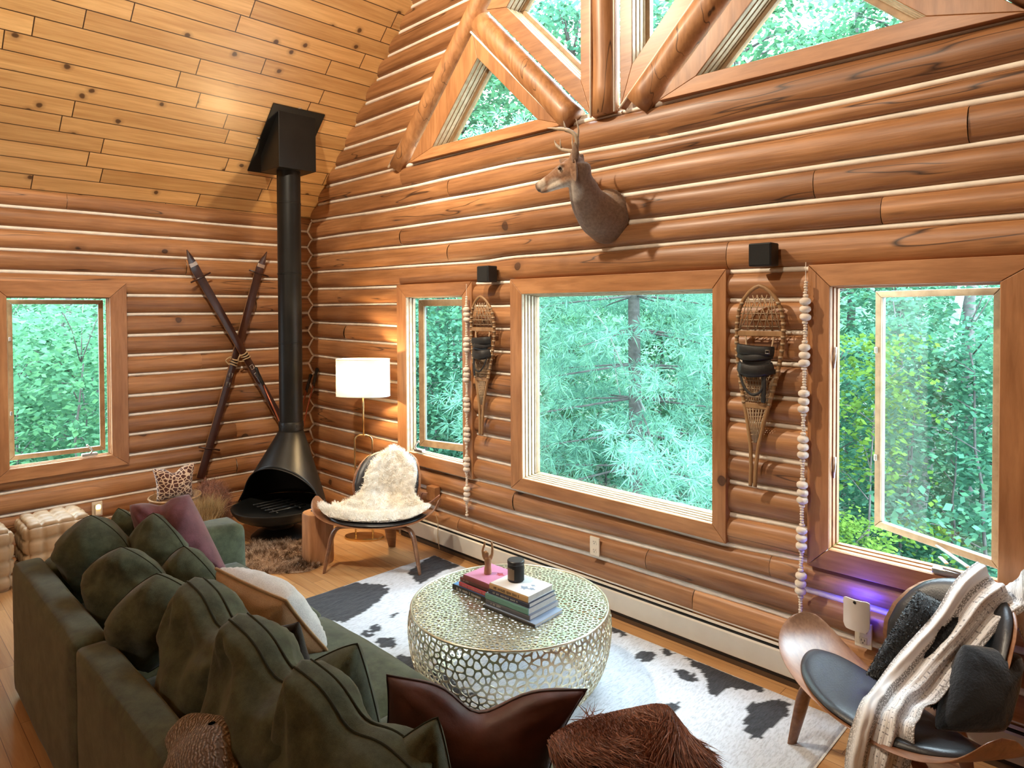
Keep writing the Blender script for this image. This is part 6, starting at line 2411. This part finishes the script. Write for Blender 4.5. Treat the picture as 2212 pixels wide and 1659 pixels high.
nn_ = t.noise(t.coords(scale=(60, 60, 60)), 1.0, 4, 0.7)
basec = t.ramp(nn_, (0.3, (0.135, 0.080, 0.050)), (0.7, (0.245, 0.155, 0.100)))
red = t.ramp(nn_, (0.3, (0.19, 0.090, 0.045)), (0.7, (0.31, 0.165, 0.090)))
wht = t.ramp(nn_, (0.3, (0.42, 0.34, 0.26)), (0.7, (0.62, 0.54, 0.45)))
m1 = t.ramp(dist((-2.56, 2.99, 2.70)), (0.10, (1,) * 3), (0.17, (0,) * 3))
col = t.mix(m1, basec, red)
m2 = t.ramp(dist((-2.575, 3.0, 2.605)), (0.045, (1,) * 3), (0.075, (0,) * 3))
col = t.mix(m2, col, wht)
m2b = t.ramp(dist((-2.485, 3.02, 2.585)), (0.045, (0.8,) * 3), (0.08, (0,) * 3))
col = t.mix(m2b, col, wht)
m3 = t.ramp(dist((-2.672, 2.985, 2.645)), (0.030, (0.8,) * 3), (0.045, (0,) * 3))
col = t.mix(m3, col, wht)
m4 = t.ramp(dist((-2.522, 2.96, 2.705)), (0.016, (0.6,) * 3), (0.026, (0,) * 3))
col = t.mix(m4, col, wht)
m5 = t.ramp(dist((-2.722, 2.99, 2.632)), (0.024, (1,) * 3), (0.032, (0,) * 3))
col = t.mix(m5, col, (0.010, 0.008, 0.008))
m6 = t.ramp(dist((-2.695, 2.985, 2.608)), (0.012, (0.8,) * 3), (0.02, (0,) * 3))
col = t.mix(m6, col, (0.02, 0.014, 0.012))
M['deer'] = t.done(t.bsdf(col, 0.85, t.bump(nn_, 0.5, 0.004), spec=0.2, sheen=0.3))
M['antler'] = plain('antler', (0.34, 0.26, 0.18), 0.5, var=0.3, scale=30)
M['eye'] = plain('glass_eye', (0.006, 0.005, 0.004), 0.06, coat=1.0)
deer = thing('deer_head', (-2.5, 3.36, 2.46), 'mounted deer head with antlers above the large picture window', 'deer mount')
nb = MB()
nb.tube(bez([(-2.485, 3.372, 2.468), (-2.485, 3.335, 2.468), (-2.49, 3.27, 2.482), (-2.495, 3.19, 2.535), (-2.475, 3.115, 2.600), (-2.455, 3.06, 2.655), (-2.435, 3.035, 2.715), (-2.43, 3.03, 2.745)], 5),
        [0.168, 0.170, 0.170, 0.169, 0.167] + [0.164, 0.160, 0.155, 0.150, 0.145] + [0.140, 0.134, 0.128, 0.122, 0.116] + [0.111, 0.106, 0.102, 0.098, 0.095] + [0.092, 0.088, 0.084, 0.080, 0.077] + [0.074, 0.072, 0.070, 0.069, 0.068] + [0.067, 0.064, 0.06, 0.055, 0.045, 0.03], 28, flat=(1.0, 0.92))
nb.tube(bez([(-2.415, 3.03, 2.715), (-2.47, 3.02, 2.708), (-2.53, 3.01, 2.692), (-2.60, 3.0, 2.668), (-2.66, 2.992, 2.646), (-2.71, 2.988, 2.630), (-2.728, 2.986, 2.624)], 4),
        [0.05, 0.060, 0.066, 0.068] + [0.068, 0.067, 0.065, 0.062] + [0.059, 0.056, 0.053, 0.049] + [0.045, 0.042, 0.040, 0.0385] + [0.037, 0.036, 0.035, 0.034] + [0.033, 0.031, 0.028, 0.022, 0.012], 24, flat=(1.0, 0.80))
nb.tube(bez([(-2.47, 3.02, 2.655), (-2.53, 3.01, 2.640), (-2.60, 3.0, 2.622), (-2.67, 2.99, 2.605), (-2.70, 2.988, 2.602)], 4), [0.045] * 4 + [0.042, 0.039, 0.036, 0.033] + [0.030, 0.028, 0.026, 0.024] + [0.021, 0.018, 0.016, 0.014, 0.008], 18, flat=(0.8, 0.85))
nb.lathe([(0, -0.016), (0.018, -0.012), (0.026, 0), (0.018, 0.012), (0, 0.016)], (-2.515, 2.975, 2.725), 14)
nb.lathe([(0, -0.016), (0.018, -0.012), (0.026, 0), (0.018, 0.012), (0, 0.016)], (-2.525, 3.055, 2.725), 14)
for y in (3.0, 3.055):
    nb.tube([(-2.455, y, 2.75), (-2.45, y, 2.795)], [0.030, 0.020], 12)
hd = nb.build('head_and_neck', M['deer'], deer, True)
rm = hd.modifiers.new('remesh', 'REMESH')
rm.mode = 'VOXEL'
rm.voxel_size = 0.0055
rm.use_smooth_shade = True
smm = hd.modifiers.new('smooth', 'SMOOTH')
smm.factor = 0.5
smm.iterations = 6


def ear(base, tip, wdir, w):
    B, T, W_ = Vector(base), Vector(tip), Vector(wdir).normalized()
    n = (T - B).cross(W_).normalized()
    G = []
    for i in range(15):
        f = i / 14
        ww = w * (math.sin(PI * min(1, 0.12 + f * 0.88)) ** 0.75) * (1 - 0.25 * f)
        row = []
        for j in range(9):
            q = -1 + j / 4
            row.append(B.lerp(T, f) + W_ * ww * q + n * (ww * 0.75 * (q * q - 0.5)))
        G.append(row)
    o = MB().grid(G).build('ear', M['deer'], deer, True)
    o.modifiers.new('solid', 'SOLIDIFY').thickness = 0.006
    return o


ear((-2.435, 2.975, 2.745), (-2.405, 2.955, 2.615), (1, -0.3, 0.2), 0.030)
ear((-2.435, 2.985, 2.735), (-2.398, 2.945, 2.835), (0.9, -0.4, -0.25), 0.036)
deer.children[-1].name = 'ear'
ear((-2.525, 3.075, 2.735), (-2.645, 3.105, 2.800), (0.45, 0.3, 0.9), 0.032)
an = MB()
an.tube(bez([(-2.44, 2.995, 2.785), (-2.415, 2.985, 2.84), (-2.42, 2.97, 2.885), (-2.47, 2.955, 2.920), (-2.54, 2.95, 2.938), (-2.61, 2.95, 2.956)], 6), [0.013] * 6 + [0.0125] * 6 + [0.012] * 6 + [0.0105] * 6 + [0.008, 0.007, 0.006, 0.0055, 0.0045, 0.0035, 0.002], 10)
an.tube(bez([(-2.412, 2.98, 2.855), (-2.395, 2.97, 2.91), (-2.408, 2.965, 2.972)], 6), [0.009, 0.0085, 0.008, 0.0075, 0.007, 0.006, 0.0055, 0.005, 0.004, 0.003, 0.0025, 0.002, 0.001], 8)
an.tube([(-2.475, 2.955, 2.922), (-2.478, 2.95, 2.945), (-2.486, 2.948, 2.972)], [0.008, 0.005, 0.001], 8)
an.build('antler', M['antler'], deer, True)
an = MB()
an.tube(bez([(-2.465, 3.06, 2.785), (-2.51, 3.085, 2.822), (-2.575, 3.105, 2.842), (-2.635, 3.11, 2.862), (-2.675, 3.105, 2.895), (-2.685, 3.10, 2.925)], 6), [0.013] * 6 + [0.0125] * 6 + [0.0115] * 6 + [0.0095] * 6 + [0.0075, 0.0065, 0.0055, 0.005, 0.004, 0.003, 0.0015], 10)
an.tube([(-2.635, 3.11, 2.862), (-2.642, 3.105, 2.89), (-2.638, 3.10, 2.925)], [0.008, 0.005, 0.001], 8)
an.tube([(-2.53, 3.095, 2.832), (-2.545, 3.10, 2.88), (-2.545, 3.10, 2.93)], [0.008, 0.005, 0.001], 8)
an.build('antler', M['antler'], deer, True)
for y in (2.957, 3.072):
    MB().lathe([(0, -0.011), (0.009, -0.007), (0.0125, 0), (0.009, 0.007), (0, 0.011)], (-2.522, y, 2.708), 16).build('eye', M['eye'], deer, True)

# ------------------------------------------------------------------ woven poufs, basket and odd cushions by the left wall
M['weave'] = plain('woven_tan_leather', (0.37, 0.24, 0.13), 0.55, var=0.18, scale=10, bump=0.2, bscale=80)


def pouf(c, sx, sy, h, label, rz=0.0, nseg=4):
    root = thing('woven_pouf', (c[0], c[1], 0), label, 'pouf')
    mb = MB()
    hx, hy, hz = sx / 2, sy / 2, h / 2
    R = Matrix.Rotation(rz, 3, 'Z')
    K = 6
    n = nseg * K
    for ua, va, wa, sg in ((0, 1, 2, 1), (1, 2, 0, 1), (1, 2, 0, -1), (2, 0, 1, 1), (2, 0, 1, -1), (0, 1, 2, -1)):
        H = (hx, hy, hz)
        G = []
        for i in range(n + 1):
            row = []
            for j in range(n + 1):
                q = [0, 0, 0]
                q[ua], q[va], q[wa] = -1 + 2 * i / n, -1 + 2 * j / n, sg
                p = Vector([q[k] * H[k] for k in range(3)])
                r = 0.055
                core = Vector([max(-H[k] + r, min(H[k] - r, p[k])) for k in range(3)])
                d = p - core
                dn = d.normalized() if d.length > 1e-7 else Vector((0, 0, 1))
                p = core + dn * r
                ci, cj = i / K, j / K
                fi, fj = ci % 1, cj % 1
                even = (int(min(ci, nseg - 1e-6)) + int(min(cj, nseg - 1e-6))) % 2
                a, b = (fi, fj) if even else (fj, fi)
                b_ = 0.012 * (math.sin(PI * a) ** 0.35) * (0.45 + 0.55 * math.sin(PI * b) ** 0.5) - 0.010 * (1 if (fi < 0.02 or fj < 0.02) else 0)
                p += dn * b_ + Vector((nz(p, 9, c[0]), nz(p, 9, c[1]), nz(p, 9, 3))) * 0.006
                row.append(R @ p + Vector((c[0], c[1], h / 2)))
            G.append(row)
        if sg < 0:
            G = G[::-1]
        mb.grid(G)
    mb.build('cover', M['weave'], root, True)
    return root


pouf((-5.80, 1.115), 0.40, 0.40, 0.415, 'square woven tan leather pouf beside the night light', 0.0)
pouf((-5.80, 0.625), 0.42, 0.42, 0.415, 'square woven tan leather pouf cut off at the picture edge', 0.05)
t = NT('leopard_print')
vo = t.n('ShaderNodeTexVoronoi', {'feature': 'DISTANCE_TO_EDGE'}, Vector=t.coords(), Scale=32.0)
M['leopard'] = t.done(t.bsdf(t.ramp(vo.outputs[0], (0.055, (0.66, 0.47, 0.32)), (0.12, (0.085, 0.030, 0.020))), 0.9, spec=0.2, sheen=0.3))
M['basket'] = plain('tan_basket', (0.36, 0.21, 0.10), 0.8, var=0.25, scale=40, bump=0.6, bscale=70)
bk2 = thing('storage_basket', (-5.74, 1.93, 0), 'round tan woven basket holding the leopard print pillow', 'basket')
MB().lathe([(0.0, 0.0), (0.17, 0.0), (0.19, 0.10), (0.195, 0.25), (0.185, 0.40), (0.178, 0.40), (0.186, 0.25), (0.18, 0.1), (0.16, 0.012), (0.0, 0.012)], (-5.74, 1.93, 0), 48).build('body', M['basket'], bk2, True)
for z in (0.40, 0.2):
    MB().tube([(-5.74 + 0.19 * math.cos(2 * PI * i / 40), 1.93 + 0.19 * math.sin(2 * PI * i / 40), z) for i in range(40)], 0.008, 8, closed=True).build('hoop', M['basket'], bk2, True)
pillow('leopard_pillow', [(-5.73, 1.760, 0.650), (-5.70, 2.075, 0.655), (-5.72, 2.06, 0.38), (-5.74, 1.79, 0.38)], 0.15, 'leopard print pillow with two pointed corners in a basket', M['leopard'], 41, pinch=0.10, sag=0.05)
fr2 = thing('fringed_pillow', (-5.80, 2.24, 0.25), 'shaggy rust brown fringed pillow slumped beside the leopard pillow', 'cushion')
mb = MB()
G = []
for i in range(24):
    a = 2 * PI * i / 24
    G.append([Vector((-5.80, 2.235, 0.23)) + Vector((0.10 * math.cos(a) * math.cos(b), 0.125 * math.sin(a) * math.cos(b), 0.20 * math.sin(b))) for b in [(-PI / 2 + PI * (0.02 + 0.96 * j / 14)) for j in range(15)]])
mb.grid(G, close_u=True)
fo = mb.build('cover', M['rust_fur'], fr2, True)
P, N = sample_faces(fo, 4000, rng, blob=True)
strands('fringe', P, N * 0.7 + np.array([0.1, 0, 0.1]), 0.075, 0.0014, M['rust_hair'], fr2, rng, jit=0.3, curl=0.25, droop=0.9)
t = NT('golden_straw')
f = t.n('ShaderNodeNewGeometry').outputs['Random Per Island']
M['straw'] = t.done(t.bsdf(t.ramp(f, (0, (0.22, 0.13, 0.05)), (1, (0.55, 0.40, 0.20))), 0.6))
cen = np.array([-5.55, 2.10, 0.20])
Pst = cen + rng.normal(0, 1, (900, 3)) * np.array([0.03, 0.05, 0.02])
gt = thing('straw_tuft', tuple(cen), 'tuft of golden dried grass behind the mauve pillow', 'dried grass')
strands('stalks', Pst, np.tile(np.array([0.1, 0.1, 1.0]), (900, 1)), 0.21, 0.0014, M['straw'], gt, rng, jit=0.22, droop=0.15)
MB().lathe([(0.0, 0.0), (0.06, 0.0), (0.075, 0.12), (0.06, 0.21), (0.05, 0.21), (0.0, 0.19)], (cen[0], cen[1], 0), 24).build('pot', M['basket'], gt, True)

# ------------------------------------------------------------------ little branch decoration on the wall beside the chair
tw = thing('branch_decoration', (-4.15, 3.33, 0.44), 'wooden block with crooked branches hung on the wall behind the sheepskin chair', 'wall decoration')
MB().box((-4.16, 3.325, 0.445), (0.105, 0.055, 0.11)).build('block', M['casing'], tw, bevel=0.003)
br = MB()
for pth, r_ in (([(-4.30, 3.27, 0.30), (-4.20, 3.26, 0.355), (-4.10, 3.25, 0.40), (-4.02, 3.25, 0.455), (-3.99, 3.25, 0.475)], 0.009),
                ([(-4.20, 3.26, 0.355), (-4.215, 3.25, 0.41), (-4.19, 3.24, 0.455), (-4.13, 3.24, 0.47)], 0.006),
                ([(-4.27, 3.26, 0.31), (-4.265, 3.25, 0.40), (-4.27, 3.24, 0.45)], 0.005)):
    pb_ = bez(pth, 6)
    br.tube(pb_, [r_ * (1 - 0.4 * i / len(pb_)) for i in range(len(pb_))], 8)
br.build('branches', plain('pinkish_branch', (0.40, 0.20, 0.14), 0.6), tw, True)
cd_ = MB().tube(bez([(-4.10, 3.30, 0.30), (-4.085, 3.31, 0.22), (-4.095, 3.315, 0.12), (-4.08, 3.318, 0.02)], 8), 0.003, 6).build('cord', M['rope'], tw, True)

# ------------------------------------------------------------------ repeats share a group phrase
GROUPS = {'green_cushion': 'loose olive cushions on the sofa', 'back_cushion': 'big olive back cushions', 'book': 'books on the drum coffee table',
          'snowshoe': 'pair of snowshoes on the gable wall', 'ski': 'pair of crossed skis', 'ski_pole': 'ski poles in the corner', 'bead_garland': 'hanging bead garlands',
          'woven_pouf': 'woven poufs along the left wall', 'loudspeaker': 'small wall loudspeakers', 'wall_outlet': 'wall outlets', 'shell_chair': 'three-legged shell chairs',
          'tall_tree': 'tall trees beyond the windows', 'grey_tree': 'clear trunks beyond the windows', 'dark_tree': 'clear trunks beyond the windows', 'thin_tree': 'clear trunks beyond the windows', 'birch_tree': 'clear trunks beyond the windows',
          'bright_shrub': 'low lime-green shrubs'}
for o in bpy.data.objects:
    k = o.name.split('.')[0]
    if k in GROUPS and o.parent is None and 'label' in o:
        o['group'] = GROUPS[k]
